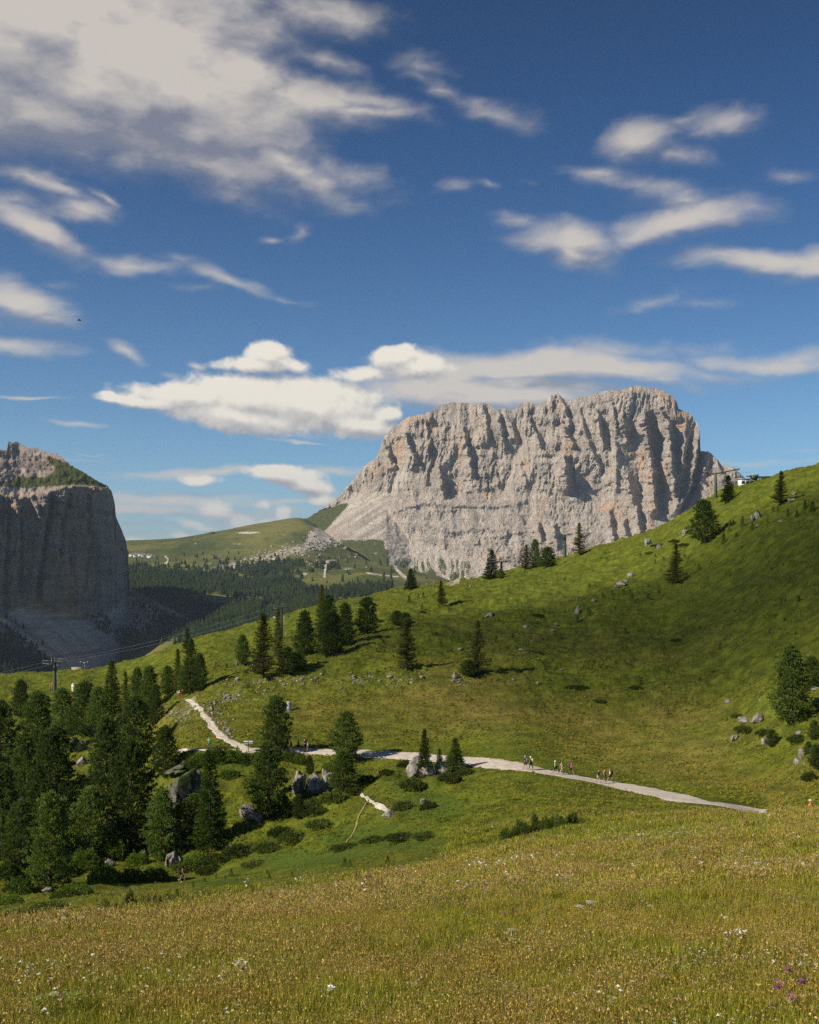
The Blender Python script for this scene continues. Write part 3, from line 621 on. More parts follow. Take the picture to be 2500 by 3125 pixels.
# gullies and noses seen one by one: (line, rise width px, height m)
STEPS = [([(1236,1325),(1266,1405)],40,46),([(1416,1320),(1440,1440)],34,40),([(1340,1430),(1354,1510)],30,34),([(1300,1290),(1310,1400)],26,22),([(1476,1240),(1490,1330)],24,26),([(1518,1250),(1540,1370)],24,30),([(1620,1290),(1652,1362)],42,52),([(1722,1308),(1748,1352)],34,44),
 ([(1724,1400),(1732,1490)],46,74),([(1716,1220),(1738,1300)],24,34),([(1820,1255),(1842,1360)],30,44),([(1868,1230),(1880,1310)],22,28),([(1900,1270),(1915,1360)],34,46),([(1915,1440),(1932,1530)],50,54),([(1790,1340),(1830,1430)],26,26),
 ([(1968,1270),(1990,1420),(2000,1560)],44,100),([(2040,1290),(2050,1400),(2058,1500)],42,86),([(2012,1250),(2040,1290)],30,46),([(2094,1340),(2080,1460),(2062,1560)],30,58),([(2136,1330),(2110,1480),(2066,1560)],26,110),([(1940,1540),(1956,1640)],30,48),
 ([(2163,1405),(2140,1460)],20,30),([(2186,1400),(2206,1450)],24,36),([(1640,1600),(1652,1640)],32,40),([(1690,1610),(1700,1660)],40,44),([(1560,1560),(1600,1590)],40,20),([(1860,1560),(1870,1640)],36,36),([(1905,1590),(1915,1650)],26,36),([(1560,1290),(1575,1340)],24,26),([(1165,1340),(1200,1420)],26,30),([(1590,1430),(1606,1480)],24,20),([(1500,1420),(1520,1470)],24,16),([(1770,1250),(1786,1320)],20,22)]
for ln, wd_, hm in STEPS:
    ys = [p[1] for p in ln]; xs = [p[0] for p in ln]
    x0 = np.interp(MPY, ys, xs) + 5 * fbm(MPY / 22, MPX * 0 + hm, o=3)
    u = MPX - x0; fy = sstep(ys[0] - 14, ys[0] + 10, MPY) * (1 - sstep(ys[-1] - 10, ys[-1] + 26, MPY))
    prof = np.where(u < 0, np.clip(1 + u / wd_, 0, 1) ** 1.6, np.clip(1 - u / 9.0, 0, 1))
    dip = -0.45 * np.exp(-((u - wd_ * 0.45) / (wd_ * 0.4)) ** 2)
    REL += 1.0 * hm * fy * (prof + dip) * (0.75 + 0.5 * ridged(MPX / 30, MPY / 22 + hm, o=3))
# strata: ledges that run across the wall
zl = zc + fbm(xc / 300, zc / 300, o=3) * 45 + xc * 0.10
REL += ((np.abs(((zl / 52.0) % 1) - 0.5) * 2) ** 3 * 5 + (np.abs(((zl / 17.0) % 1) - 0.5) * 2) ** 2 * 1.2) * (1 - tal) * sstep(-0.3, 0.4, fbm(xc / 160, zc / 90 + 5, o=3))
led = seg_dist(MPX, MPY, [(1200,1560),(1290,1533),(1420,1540),(1500,1545),(1600,1528)])
REL += 20 * np.exp(-(led / 9.0) ** 2)
for ln, am in [([(1300,1600),(1380,1625),(1450,1610),(1520,1612),(1580,1625)], 18), ([(1480,1640),(1560,1630),(1640,1610)], 14), ([(1330,1480),(1430,1500),(1520,1480)], 9), ([(1640,1480),(1740,1530),(1860,1470)], 10), ([(1560,1420),(1660,1380),(1760,1400)], 8)]:
    REL += am * np.exp(-(seg_dist(MPX, MPY, ln) / 8.0) ** 2)
gully = ridged((xc + fbm(xc / 90, zc / 90, o=2) * 12) / 42, zc / 300, o=4)       # runnels down the scree
REL = REL * (1 - 0.86 * tal) + tal * (gully * 4.5 * sstep(1180, 1300, MPX) + fbm(xc / 25, zc / 60, o=4) * 2)
edge_f = sstep(0, 0.04, 1 - v) * 0.6 + 0.4
DM = DM - (REL - 20) * edge_f
MV = W(MPX, MPY, DM)
MV[..., 0] += fbm(xc / 40, zc / 40, o=3) * 5 * (1 - tal) * sstep(0, 0.05, 1 - v)
MV[..., 2] += fbm(xc / 28 + 50, zc / 28, o=3) * 4 * sstep(0, 0.03, 1 - v)
back = []
for k, (dd, dz_) in enumerate([(40, -6), (120, -25), (260, -70), (500, -190), (900, -420), (1200, -700)]):
    q = MV[-1].copy(); q[:, 1] += dd + 25 * fbm(mc / 20, mc * 0 + k, o=2); q[:, 0] = MV[-1][:, 0] * (1 + 0 * dd); q[:, 2] = np.maximum(q[:, 2] + dz_, -60 - k); back.append(q)
MVa = np.concatenate([MV, np.stack(back)], 0); nr = MVa.shape[0]
turf = 0.95 * sstep(-6, 10, MPY - np.interp(MPX, [900, 980, 1060, 1110], [1540, 1552, 1532, 1560])) * sstep(24, -8, (MPX - 1040) + (MPY - 1560) * .9) + (0.95 + 0.5 * fbm(MPX / 26, MPY / 14, o=4)) * sstep(1632, 1660, MPY) * sstep(1205, 1170, MPX + 0.25 * (1700 - MPY)) * sstep(1000, 1060, MPX) + (0.62 + .25 * fbm(MPX / 30, MPY / 30, o=3)) * sstep(1650, 1715, MPY) * tal * sstep(0.85, 0.5, gully) * sstep(1180, 1215, MPX) * (1 - sstep(1400, 1560, MPX))
runn = np.minimum(seg_dist(MPX, MPY, [(1215,1640),(1198,1690),(1190,1725),(1235,1775)]), seg_dist(MPX, MPY, [(1300,1670),(1325,1730),(1372,1785)]))
turf = turf * (1 - 0.95 * np.exp(-(runn / 6) ** 2)) * (1 - .8 * np.exp(-((MPY - talus_y) / 12) ** 2) * (MPX > 1190))
screeM = np.maximum(tal * 0.9 * sstep(1050, 1100, MPX), 0.8 * np.exp(-(seg_dist(MPX, MPY, [(1000,1600),(1100,1540),(1180,1500),(1230,1450)]) / 26) ** 2))
_w = sstep(1165, 1225, MPX + 10 * fbm(MPY / 20, MPX / 20, o=2))
stk = ((1 - _w) * fbm((0.5 * MPX + 0.85 * MPY) / 14, (0.85 * MPX - 0.5 * MPY) / 260, o=4) + _w * gully)
stk = np.clip(stk * .6 + .45, 0, 1)
pad = lambda a: np.concatenate([a, np.repeat(a[-1:], 6, 0)], 0)
mt = obj('mountain', mesh_np('mountain', MVa.reshape(-1, 3), grid_faces(nr, len(mc)), 'limestone', True, dict(turf=pad(turf), scree=pad(np.clip(screeM, 0, 1)), streak=pad(stk))))
put(mt, 'huge pale limestone massif with a furrowed sunlit wall', kind='structure')

# ------------------------------------------------------------------ shaded cliff on the left
TOPL = [(-700,1340),(-300,1350),(0,1373),(22,1373),(27,1346),(34,1350),(43,1349),(51,1347),(66,1356),(94,1370),(110,1364),(122,1375),(145,1380),(170,1384),(188,1396),(217,1420),(250,1438),(290,1464),(330,1484),(341,1500),(347,1520),(351,1540),(354,1576),(362,1596),(370,1612),(378,1634),(384,1648),(388,1672),(391,1699),(394,1750),(397,1793),(420,1808),(449,1822),(510,1852),(580,1888),(638,1922),(700,1965),(800,2040),(900,2120)]
lx_, ly_ = np.array(TOPL, float).T
lc_ = np.unique(np.concatenate([np.arange(-700, -60, 12), np.arange(-60, 330, 2.4), np.arange(330, 402, 0.9), np.arange(402, 901, 4)]))
NL = 320
ltop = np.interp(lc_, lx_, ly_) + fbm(lc_ / 7.0, lc_ * 0 + 8.1, o=3) * np.interp(lc_, [-60, 0, 130, 330, 345, 395, 420, 900], [5, 5, 6, 3, 2, 3, 4, 4])
lv = np.linspace(0, 1, NL)[:, None] ** 0.92
LPX = np.broadcast_to(lc_, (NL, len(lc_))).copy(); LPY = 2200 + (ltop - 2200) * lv
rim = np.interp(lc_, [-700, 0, 60, 145, 180, 230, 330, 341], [1510, 1512, 1520, 1503, 1490, 1483, 1489, 1500]); rim = np.where(lc_ > 341, np.interp(lc_, lx_, ly_) - 1, rim); rimd = rim + 0; rim = rim + 5 * fbm(lc_ / 16, lc_ * 0, o=3)
foot = np.interp(lc_, [-700, 0, 40, 110, 160, 230, 330, 400, 450, 900], [1890, 1885, 1860, 1822, 1860, 1878, 1862, 1800, 1824, 2130]) + 7 * fbm(lc_ / 20, lc_ * 0 + 4, o=3)
base_d = np.interp(lc_, [-700, -200, 0, 150, 300, 345, 398, 420, 520, 650, 900], [2200, 2430, 2600, 2735, 2875, 2960, 3190, 3180, 3060, 2820, 2400.])
kk2 = np.hanning(15)[1:-1]; kk2 /= kk2.sum(); base_d = np.convolve(np.pad(base_d, 6, mode='edge'), kk2, 'valid')
tl = sstep(-6, 14, LPY - foot); cap = 1 - sstep(-10, 4, LPY - rim)
footd = np.interp(lc_, [-700, 380, 450, 900], [1872, 1850, 1824, 2130])
DLc = base_d + np.clip(footd - LPY, 0, 9e9) / F * 2900 * 0.13 - np.clip(LPY - footd, 0, 9e9) / F * 2900 * np.interp(lc_, [0, 380, 500, 900], [1.45, 1.45, 1.1, .8]) + np.clip(rimd - LPY, 0, 9e9) / F * 2900 * 1.5
zl_ = (HY - LPY) / F * 2900; xl_ = (LPX - CX) / F * 2900
wl = fbm(xl_ / 120, zl_ / 220, o=3) * 30
rl = ridged((xl_ + wl) / 110, zl_ / 500, o=3) * 22 + ridged((xl_ + wl) / 42 + 4, zl_ / 200, o=4) * 15 + ridged(xl_ / 15, zl_ / 60, o=4) * 9 + ridged(xl_ / 40, zl_ / 22, o=4) * 8 + ridged(xl_ / 9, zl_ / 11, o=3) * 3
for ln, wd_, hm in [([(150,1500),(122,1690),(100,1830)],60,44),([(205,1500),(180,1600),(175,1700)],34,26),([(260,1500),(262,1700),(235,1850)],46,26),([(60,1530),(50,1800)],44,26),([(330,1500),(345,1700),(360,1840)],40,22),([(20,1560),(0,1860)],30,22),([(110,1530),(130,1600)],24,18)]:
    ys = [p[1] for p in ln]; xs = [p[0] for p in ln]
    u = LPX - (np.interp(LPY, ys, xs) + 5 * fbm(LPY / 22, LPX * 0 + hm, o=3)); fy = sstep(ys[0] - 10, ys[0] + 20, LPY) * (1 - sstep(ys[-1] - 20, ys[-1] + 10, LPY))
    rl += hm * fy * (np.where(u < 0, np.clip(1 + u / wd_, 0, 1) ** 1.5, np.clip(1 - u / 7.0, 0, 1)) - 0.5 * np.exp(-((u - 9) / 9) ** 2))
capr = ridged(xl_ / 46, zl_ / 30, o=5) * 7 + fbm(xl_ / 14, zl_ / 14, o=3) * 4
acr = 0.78 * LPY - 0.62 * LPX + 6 * fbm(LPX / 40, LPY / 40, o=3); alg = 0.78 * LPX + 0.62 * LPY
talr = ridged(acr / 42, alg / 420, o=5, g_=0.55) * 9 + fbm(xl_ / 12, zl_ / 12, o=3) * 1.4
zs_ = zl_ + fbm(xl_ / 90, zl_ / 90, o=3) * 7 - xl_ * .05
rl += (np.abs(((zs_ / 30.0) % 1) - .5) * 2) ** 4 * 9 * sstep(-.3, .3, fbm(xl_ / 70 + 9, zl_ / 40, o=3)) + (np.abs(((zs_ / 11.0) % 1) - .5) * 2) ** 2 * 2.5
REL2 = rl * (1 - tl) * (1 - cap) + capr * cap + talr * tl
DLc = DLc - (REL2 - 12) * (0.35 + 0.65 * sstep(0, 0.04, 1 - lv))
LV = W(LPX, LPY, DLc)
LV[..., 2] += fbm(xl_ / 20, zl_ / 20 + 9, o=3) * 3 * sstep(0, 0.03, 1 - lv)
backl = []
for k, (dd, dz_) in enumerate([(30, -4), (110, -20), (300, -80), (600, -220), (1000, -400)]):
    q = LV[-1].copy(); q[:, 1] += dd; q[:, 2] = np.maximum(q[:, 2] + dz_, -380); q[:, 0] -= dd * 0.25; backl.append(q)
LVa = np.concatenate([LV, np.stack(backl)], 0)
nL = fbm(xl_ / 60, zl_ / 60, o=4)
grs = cap * np.clip(np.exp(-((LPX - 205) / 50) ** 2 - ((LPY - 1455) / 32) ** 2) * 1.1 + 1.0 * np.exp(-((LPX - 290) / 60) ** 2 - ((LPY - 1478) / 16) ** 2) + 0.6 * np.exp(-(seg_dist(LPX, LPY, [(150,1400),(240,1445),(320,1484)]) / 16) ** 2) + 0.75 * np.exp(-((LPX - 90) / 75) ** 2 - ((LPY - 1472) / 24) ** 2) + 0.6 * np.exp(-((LPX + 60) / 90) ** 2 - ((LPY - 1480) / 22) ** 2), 0, 1)
band = ridged(acr / 30 + 5, alg / 500, o=4)
woodL = tl * np.clip(0.35 * sstep(0.2, -0.1, band) + 0.5 * sstep(330, 420, LPX) + 0.75 * sstep(1990, 2050, LPY) * sstep(200, 60, LPX - (LPY - 2000) * 0.8) + 0.55 * np.exp(-(seg_dist(LPX, LPY, [(290,1880),(360,1950),(420,2010)]) / 34) ** 2) + 0.9 * sstep(120, 20, LPX - (LPY - 1930) * .9) * sstep(1890, 1960, LPY) - 0.25 * sstep(0.3, 0.6, band) + nL * 0.2 - 0.45*np.exp(-(seg_dist(LPX, LPY, [(150,1860),(280,1990),(330,2040)]) / 36) ** 2), 0, 1)
screeL = np.clip(tl * 1.0 + cap * 0.5, 0, 1)
woodL = np.clip(woodL + 0.55 * tl * sstep(0.15, -0.25, band) * sstep(120, 260, LPX) * sstep(1860, 1900, LPY), 0, 1)
padl = lambda a: np.concatenate([a, np.repeat(a[-1:], 5, 0)], 0)
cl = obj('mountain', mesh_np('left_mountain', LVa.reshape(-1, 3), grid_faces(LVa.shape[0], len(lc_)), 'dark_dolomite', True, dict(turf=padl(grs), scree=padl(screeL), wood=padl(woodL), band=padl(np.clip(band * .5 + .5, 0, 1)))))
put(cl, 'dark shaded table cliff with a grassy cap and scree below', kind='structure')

# ------------------------------------------------------------------ far wood and boulder field
def cone_tree(h, r, seed):
    rr = np.random.default_rng(seed); V = []; Fc = []
    for t, (z0, z1, rad) in enumerate([(0.04, 0.6, 1.0), (0.35, 1.0, 0.7)]):
        n = 6; b = len(V)
        for k in range(n): a = 2 * math.pi * (k + 0.4 * rr.random()) / n; q = rad * r * (0.75 + 0.5 * rr.random()); V.append((q * math.cos(a), q * math.sin(a), h * (z0 + 0.06 * rr.random())))
        V.append((0, 0, h * z1)); 
        for k in range(n): Fc.append((b + k, b + (k + 1) % n, b + n))
    return np.array(V), np.array(Fc)
CT = [cone_tree(1, 0.24, s) for s in range(5)] + [cone_tree(1, 0.33, s) for s in range(5, 8)]
def scatter_mesh(name, P, sizes, protos, mat, squash=None):
    Vs, Fs, b = [], [], 0
    r = np.random.default_rng(3); ks = r.integers(0, len(protos), len(P)); an = r.random(len(P)) * 6.283
    for p, s, k, a in zip(P, sizes, ks, an):
        V, Fc = protos[k]; c_, s_ = math.cos(a), math.sin(a)
        q = np.stack([V[:, 0] * c_ - V[:, 1] * s_, V[:, 0] * s_ + V[:, 1] * c_, V[:, 2]], -1) * s + p
        Vs.append(q); Fs.append(Fc + b); b += len(V)
    return mesh_np(name, np.concatenate(Vs), np.concatenate(Fs), mat)
def m_conif(g):
    p = g.pos(); n = g.noise(p, 0.01, 4, 0.6); n2 = g.noise(p, 0.12, 2, 0.6)
    c = g.mix(n.ss(0.35, 0.65), (0.016, 0.030, 0.012), (0.036, 0.052, 0.014)); c = g.mix(n2.ss(0.5, 0.75) * 0.6, c, (0.06, 0.07, 0.02))
    return leafy(g, c, 0.15)
material('far_conifer', m_conif)
rr = np.random.default_rng(11)
qx = rr.uniform(380, 1330, 36000); qy = rr.uniform(1690, 1975, 36000)
dens = wood_mask(qx, qy) + fbm(qx / 28, qy / 11, o=4) * 0.55
keep = rr.random(36000) < np.clip((dens - 0.40) * 4.0, 0.012, 1) * np.interp(qy, [1690, 1975], [1, .5])
wp = fcast_many(qx[keep], qy[keep]); print('wood', len(wp))
hs = rr.uniform(11, 24, len(wp)); ww = obj('distant_wood', scatter_mesh('distant_wood', wp, hs, CT, 'far_conifer'))
put(ww, 'dark conifer wood filling the distant valley', 'wood', kind='stuff')
# wood on the foot of the left cliff
sel = np.argwhere((woodL > 0.22) & (LPX > -80) & (LPY < 2110)); wts = woodL[sel[:, 0], sel[:, 1]] * np.where(sel[:, 1] > 0, 1, 1)
colw = np.gradient(lc_)[sel[:, 1]]; pr = wts * colw; pr /= pr.sum()
ch = rr.choice(len(sel), 3200, p=pr); P2 = LV[sel[ch, 0], sel[ch, 1]] + rr.normal(size=(3200, 3)) * (2, 2, 0)
w2 = obj('slope_wood', scatter_mesh('slope_wood', P2 - np.array([0, 0, 1.0]), rr.uniform(6, 15, 3200), CT, 'far_conifer'))
put(w2, 'dark conifers on the shaded slope under the cliff', 'wood', kind='stuff')
def rock_proto(seed, sub=2, flat=0.7, rough=0.32):
    import bmesh
    bm = bmesh.new(); bmesh.ops.create_icosphere(bm, subdivisions=sub, radius=1)
    V = np.array([v_.co[:] for v_ in bm.verts]); Fc = np.array([[v_.index for v_ in f.verts] for f in bm.faces]); bm.free()
    n = fbm(V[:, 0] * 0.9 + seed * 7, V[:, 1] * 0.9, V[:, 2] * 0.9, o=4, g_=0.6); n2 = ridged(V[:, 0] * 1.6 + seed, V[:, 1] * 1.6, V[:, 2] * 1.6, o=3)
    V = V * (1 + rough * n + rough * 0.5 * n2)[:, None]
    r_ = np.random.default_rng(seed)
    for _ in range(5):      # flat broken faces
        d = r_.normal(size=3); d /= np.linalg.norm(d); t = V @ d; lim = r_.uniform(0.55, 0.85); V = V - np.clip(t - lim, 0, 9)[:, None] * d * 0.9
    V[:, 2] *= flat; return V, Fc
def m_boul(g):
    p = g.pos(); n = g.noise(p, 0.08, 4, 0.7)
    return principled(g, g.mix(n, (0.16, 0.145, 0.12), (0.46, 0.42, 0.35)), 0.95, g.bump(n, 0.6, 2.0), spec=0.1)
material('far_boulder', m_boul)
RP = [rock_proto(s, 1) for s in range(6)]
qx = rr.uniform(430, 1230, 30000); qy = rr.uniform(1580, 1800, 30000)
dn = np.exp(-(seg_dist(qx, qy, bl) / np.interp(qx, [450, 800, 1180], [17, 19, 24])) ** 2) * 0.42 + 0.05 * np.exp(-(seg_dist(qx, qy, [(1050,1700),(1130,1690),(1180,1660)]) / 25) ** 2) + 0.1 * np.exp(-(np.hypot((qx - 960) / 30, (qy - 1720) / 14)) ** 2)
dn *= np.clip(0.6 + fbm(qx / 16, qy / 8, o=3), 0.05, 2)
kp_ = rr.random(30000) < dn; bp = fcast_many(qx[kp_], qy[kp_]); print('boulders', len(bp))
bs = rr.gamma(2.0, 2.0, len(bp)).clip(1.5, 15)
bf = obj('boulder_field', scatter_mesh('boulder_field', bp, bs, RP, 'far_boulder')); put(bf, 'field of fallen pale boulders below the massif', 'boulder field', kind='stuff')
# ------------------------------------------------------------------ plants: materials
def m_needles(lo, hi, tip):
    def f(g):
        r = g.rand(); o = g.obj(); n = g.noise(o, 0.9, 3, 0.6); tpa = g.attr('tip')
        c = g.mix((n + (r - 0.5) * 0.5).ss(0.3, 0.7), lo, hi)
        c = g.mix(tpa * 0.75, c, tip)
        return leafy(g, g.hsv(c, 0.5, 1.0, r * 0.5 + 0.75), 0.28)
    return f
material('pine_needles', m_needles((0.045, 0.082, 0.018), (0.095, 0.150, 0.028), (0.200, 0.250, 0.052)))
material('larch_needles', m_needles((0.055, 0.065, 0.014), (0.105, 0.110, 0.022), (0.180, 0.175, 0.040)))
material('spruce_needles', m_needles((0.020, 0.042, 0.009), (0.045, 0.082, 0.012), (0.095, 0.130, 0.025)))
material('shrub_leaves', m_needles((0.045, 0.085, 0.012), (0.090, 0.150, 0.020), (0.160, 0.220, 0.036)))
material('mat_leaves', m_needles((0.045, 0.072, 0.016), (0.085, 0.115, 0.024), (0.130, 0.155, 0.034)))
def m_bark(g):
    p = g.obj(); n = g.noise(g.scalev(p, (6, 6, 1.5)), 2.0, 5, 0.7)
    return principled(g, g.mix(n, (0.045, 0.032, 0.022), (0.17, 0.125, 0.09)), 0.95, g.bump(n, 0.8, 0.05), spec=0.1)
material('bark', m_bark)
def m_stone(g):
    p = g.obj(); n = g.noise(p, 1.6, 7, 0.7); v = g.noise(p, 0.5, 3, 0.6); k = g.noise(p, 5.0, 4, 0.7)
    c = g.mix(n.ss(0.35, 0.65), (0.10, 0.095, 0.082), (0.36, 0.335, 0.29)); c = g.mix(v.ss(0.55, 0.7) * 0.5, c, (0.36, 0.27, 0.19)); c = g.mix(k.ss(0.52, 0.66) * 0.75, c, (0.08, 0.078, 0.07))
    return principled(g, c, 0.95, g.bump(n + k * 0.5, 0.9, 0.12), spec=0.15)
material('grey_stone', m_stone)
def m_shade_moss(g):  # grey stone with the trees' shade put into its colour, plus moss patches
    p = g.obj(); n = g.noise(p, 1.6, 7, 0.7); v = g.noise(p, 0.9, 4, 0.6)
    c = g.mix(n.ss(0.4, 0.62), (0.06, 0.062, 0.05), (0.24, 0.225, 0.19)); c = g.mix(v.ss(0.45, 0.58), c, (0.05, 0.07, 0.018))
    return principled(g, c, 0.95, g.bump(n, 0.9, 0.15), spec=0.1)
material('shade_darkened_mossy_stone', m_shade_moss)

def tube(pts, rad, n=6):
    pts = np.asarray(pts, float); V = []; m = len(pts)
    for i in range(m):
        t = pts[min(i + 1, m - 1)] - pts[max(i - 1, 0)]; t /= np.linalg.norm(t) + 1e-9
        a = np.cross(t, (0.3, 0.9, 0.1)); a /= np.linalg.norm(a) + 1e-9; b = np.cross(t, a)
        for k in range(n): th = 2 * math.pi * k / n; V.append(pts[i] + rad[i] * (math.cos(th) * a + math.sin(th) * b))
    Fc = [[i*n+k, i*n+(k+1) % n, (i+1)*n+(k+1) % n, (i+1)*n+k] for i in range(m-1) for k in range(n)]
    return np.array(V), np.array(Fc)
def join(parts):
    Vs, Fs, b = [], [], 0
    for V, Fc in parts: Vs.append(V); Fs.append(np.asarray(Fc) + b); b += len(V)
    return np.concatenate(Vs), np.concatenate(Fs)
def tufts(C, O, L, n, wdt, spread, r, up=0.35):
    """needle tufts: at every centre C a spray of n thin triangles along O"""
    m = len(C); D = O[:, None, :] * 1.0 + r.normal(size=(m, n, 3)) * spread; D[..., 2] += up
    D /= np.linalg.norm(D, axis=2, keepdims=True); Lg = (np.asarray(L).reshape(-1, 1, 1) * r.uniform(0.6, 1.15, (m, n, 1)))
    sd = np.cross(D, r.normal(size=(m, n, 3))); sd /= np.linalg.norm(sd, axis=2, keepdims=True) + 1e-9
    base = C[:, None, :] + r.normal(size=(m, n, 3)) * (np.asarray(L).reshape(-1, 1, 1) * 0.28)
    wv = wdt if np.ndim(wdt) == 0 else np.asarray(wdt).reshape(-1, 1, 1)
    a = base - sd * wv * 0.5; b = base + sd * wv * 0.5; t = base + D * Lg
    V = np.stack([a, b, t], 2).reshape(-1, 3); Fc = np.arange(len(V)).reshape(-1, 3); tip = np.tile([0.0, 0.0, 1.0], m * n)
    return V, Fc, tip
def crown(kind, seed, H=1.0):
    """crown of a tree of height 10 m; returns mesh arrays"""
    r = np.random.default_rng(seed); C, O, L, TR = [], [], [], []
    if kind == 'pine':
        rmax = r.uniform(1.5, 1.95); z0 = 0.04; nb = 185
        ph = r.random(6) * 6.28
        for i in range(nb):
            z = z0 + (0.985 - z0) * (i + r.random()) / nb; u = (z - z0) / (1 - z0)
            a = i * 2.399 + r.normal() * 0.25
            prof = (min(1, (u + 0.15) / 0.40) ** 0.6) * max(0.06, 1 - max(0, (u - 0.20) / 0.82) ** 1.7) ** 0.9
            lump = 1 + 0.16 * math.sin(a * 2 + ph[0] + u * 7) + 0.12 * math.sin(a * 3 + ph[1] - u * 11) + 0.14 * math.sin(u * 21 + ph[2] + a) * (0.4 + u)
            Rr = rmax * prof * lump * r.uniform(0.70, 1.15)
            zc_ = z * 10; rise = r.uniform(0.25, 0.75) * min(1, Rr)
            for f in np.linspace(0.4, 0.8, max(1, int(Rr / 0.5))):      # thin inner foliage along the bough
                C.append((Rr * f * math.cos(a) + r.normal() * .1, Rr * f * math.sin(a) + r.normal() * .1, zc_ + rise * f * f - .25)); O.append((math.cos(a) * .7, math.sin(a) * .7, .5)); L.append(.28)
            pr_ = 0.20 + 0.12 * r.random()
            for q in range(8):         # upturned pad of needles at its end
                C.append((Rr * math.cos(a) + r.normal() * pr_, Rr * math.sin(a) + r.normal() * pr_, zc_ + rise - 0.25 + abs(r.normal()) * pr_ * .9)); O.append((math.cos(a) * .55, math.sin(a) * .55, .85)); L.append(0.25 * r.uniform(.7, 1.2))
        for k in range(10): C.append((r.normal() * 0.12, r.normal() * 0.12, 9.4 + 0.09 * k)); O.append((0, 0, 1)); L.append(0.3)
        n, wd_, sp = 10, 0.10, 0.42
    elif kind == 'spruce':
        rmax = r.uniform(1.6, 2.0); nb = 260
        for i in range(nb):
            u = (i + r.random()) / nb; z = 0.04 + 0.95 * u; lev = round(u * 22) / 22; a = i * 2.399 + r.normal() * 0.3
            Rr = rmax * (1 - u) ** 0.85 * r.uniform(0.6, 1.15) + 0.10; zc_ = 10 * (0.04 + 0.95 * (0.5 * lev + 0.5 * u))
            for f in np.linspace(0.25, 1.0, max(2, int(Rr / 0.24))):
                rad = Rr * f; zz = zc_ - 0.32 * f * Rr / 1.6 + 0.25 * f * f
                for s_ in ((0,) if f < 0.5 else (-1, 1)):
                    C.append((rad * math.cos(a + s_ * 0.10), rad * math.sin(a + s_ * 0.10), zz + r.normal() * 0.05)); O.append((math.cos(a), math.sin(a), 0.05)); L.append(0.26)
        n, wd_, sp = 8, 0.095, 0.5
    elif kind == 'larch':
        rmax = r.uniform(1.9, 2.4); nb = 120
        for i in range(nb):
            u = (i + r.random()) / nb; z = 0.10 + 0.89 * u; a = i * 2.399 + r.normal() * 0.4
            Rr = (rmax * (1 - u) ** 0.75 * (0.75 + 0.4 * math.sin(a * 2 + seed))) * r.uniform(0.55, 1.15) + 0.12; zc_ = 10 * z
            TR.append(([(0, 0, zc_), (Rr * 0.5 * math.cos(a), Rr * 0.5 * math.sin(a), zc_ - 0.08), (Rr * math.cos(a), Rr * math.sin(a), zc_ + 0.12)], [0.035, 0.022, 0.008]))
            for f in np.linspace(0.15, 1.0, max(3, int(Rr / 0.17))):
                rad = Rr * f
                for s_ in (-1, 1):
                    sw = 0.22 * r.random() * f * s_ * Rr * 0.6
                    C.append((rad * math.cos(a) - sw * math.sin(a), rad * math.sin(a) + sw * math.cos(a), zc_ - 0.1 * math.sin(f * 3) - 0.12 * r.random() + 0.1 * f)); O.append((math.cos(a) * .4, math.sin(a) * .4, 0.1)); L.append(0.24)
        n, wd_, sp = 9, 0.075, 0.8
    C, O, L = np.array(C), np.array(O, float), np.array(L)
    V, Fc, tip = tufts(C, O, L, n, wd_, sp, r)
    return V, Fc, tip, TR
def trunk_mesh(kind, seed, TR):
    r = np.random.default_rng(seed + 90); zs = np.array([-0.5, 0.0, 0.4, 2, 4, 6, 8, 9.6]); bx = r.normal(size=(8, 2)) * 0.05
    P = [(bx[i, 0], bx[i, 1], z) for i, z in enumerate(zs)]
    parts = [tube(P, [0.30, 0.24, 0.19, 0.16, 0.125, 0.09, 0.05, 0.01], 7)]
    if kind == 'pine':
        for k in range(22):
            a = k * 2.4; z = 0.8 + 8 * k / 22; q = 1.1 * (1 - (k / 22) ** 2) + 0.2
            parts.append(tube([(0, 0, z), (q * .5 * math.cos(a), q * .5 * math.sin(a), z + .05), (q * math.cos(a), q * math.sin(a), z + .35)], [.05, .035, .012], 4))
    for P_, r_ in TR[::1]: parts.append(tube(P_, r_, 3))
    return join(parts)
PROTO = {}
def make_tree(kind, seed, name):
    V, Fc, tip, TR = crown(kind, seed); root = empty(name)
    t = obj('trunk', mesh_np('trunk', *trunk_mesh(kind, seed, TR), 'bark', True), root); child(root, t)
    c_ = obj('crown', mesh_np('crown', V, Fc, kind + '_needles', False, dict(tip=tip)), root); child(root, c_)
    root['tris'] = 0; del root['tris']
    print(name, seed, len(Fc)); return root
for s in range(7): PROTO[('pine', s)] = make_tree('pine', 20 + s, 'stone_pine')
for s in range(4): PROTO[('larch', s)] = make_tree('larch', 40 + s, 'larch_tree')
for s in range(3): PROTO[('spruce', s)] = make_tree('spruce', 60 + s, 'spruce_tree')
USED = set()
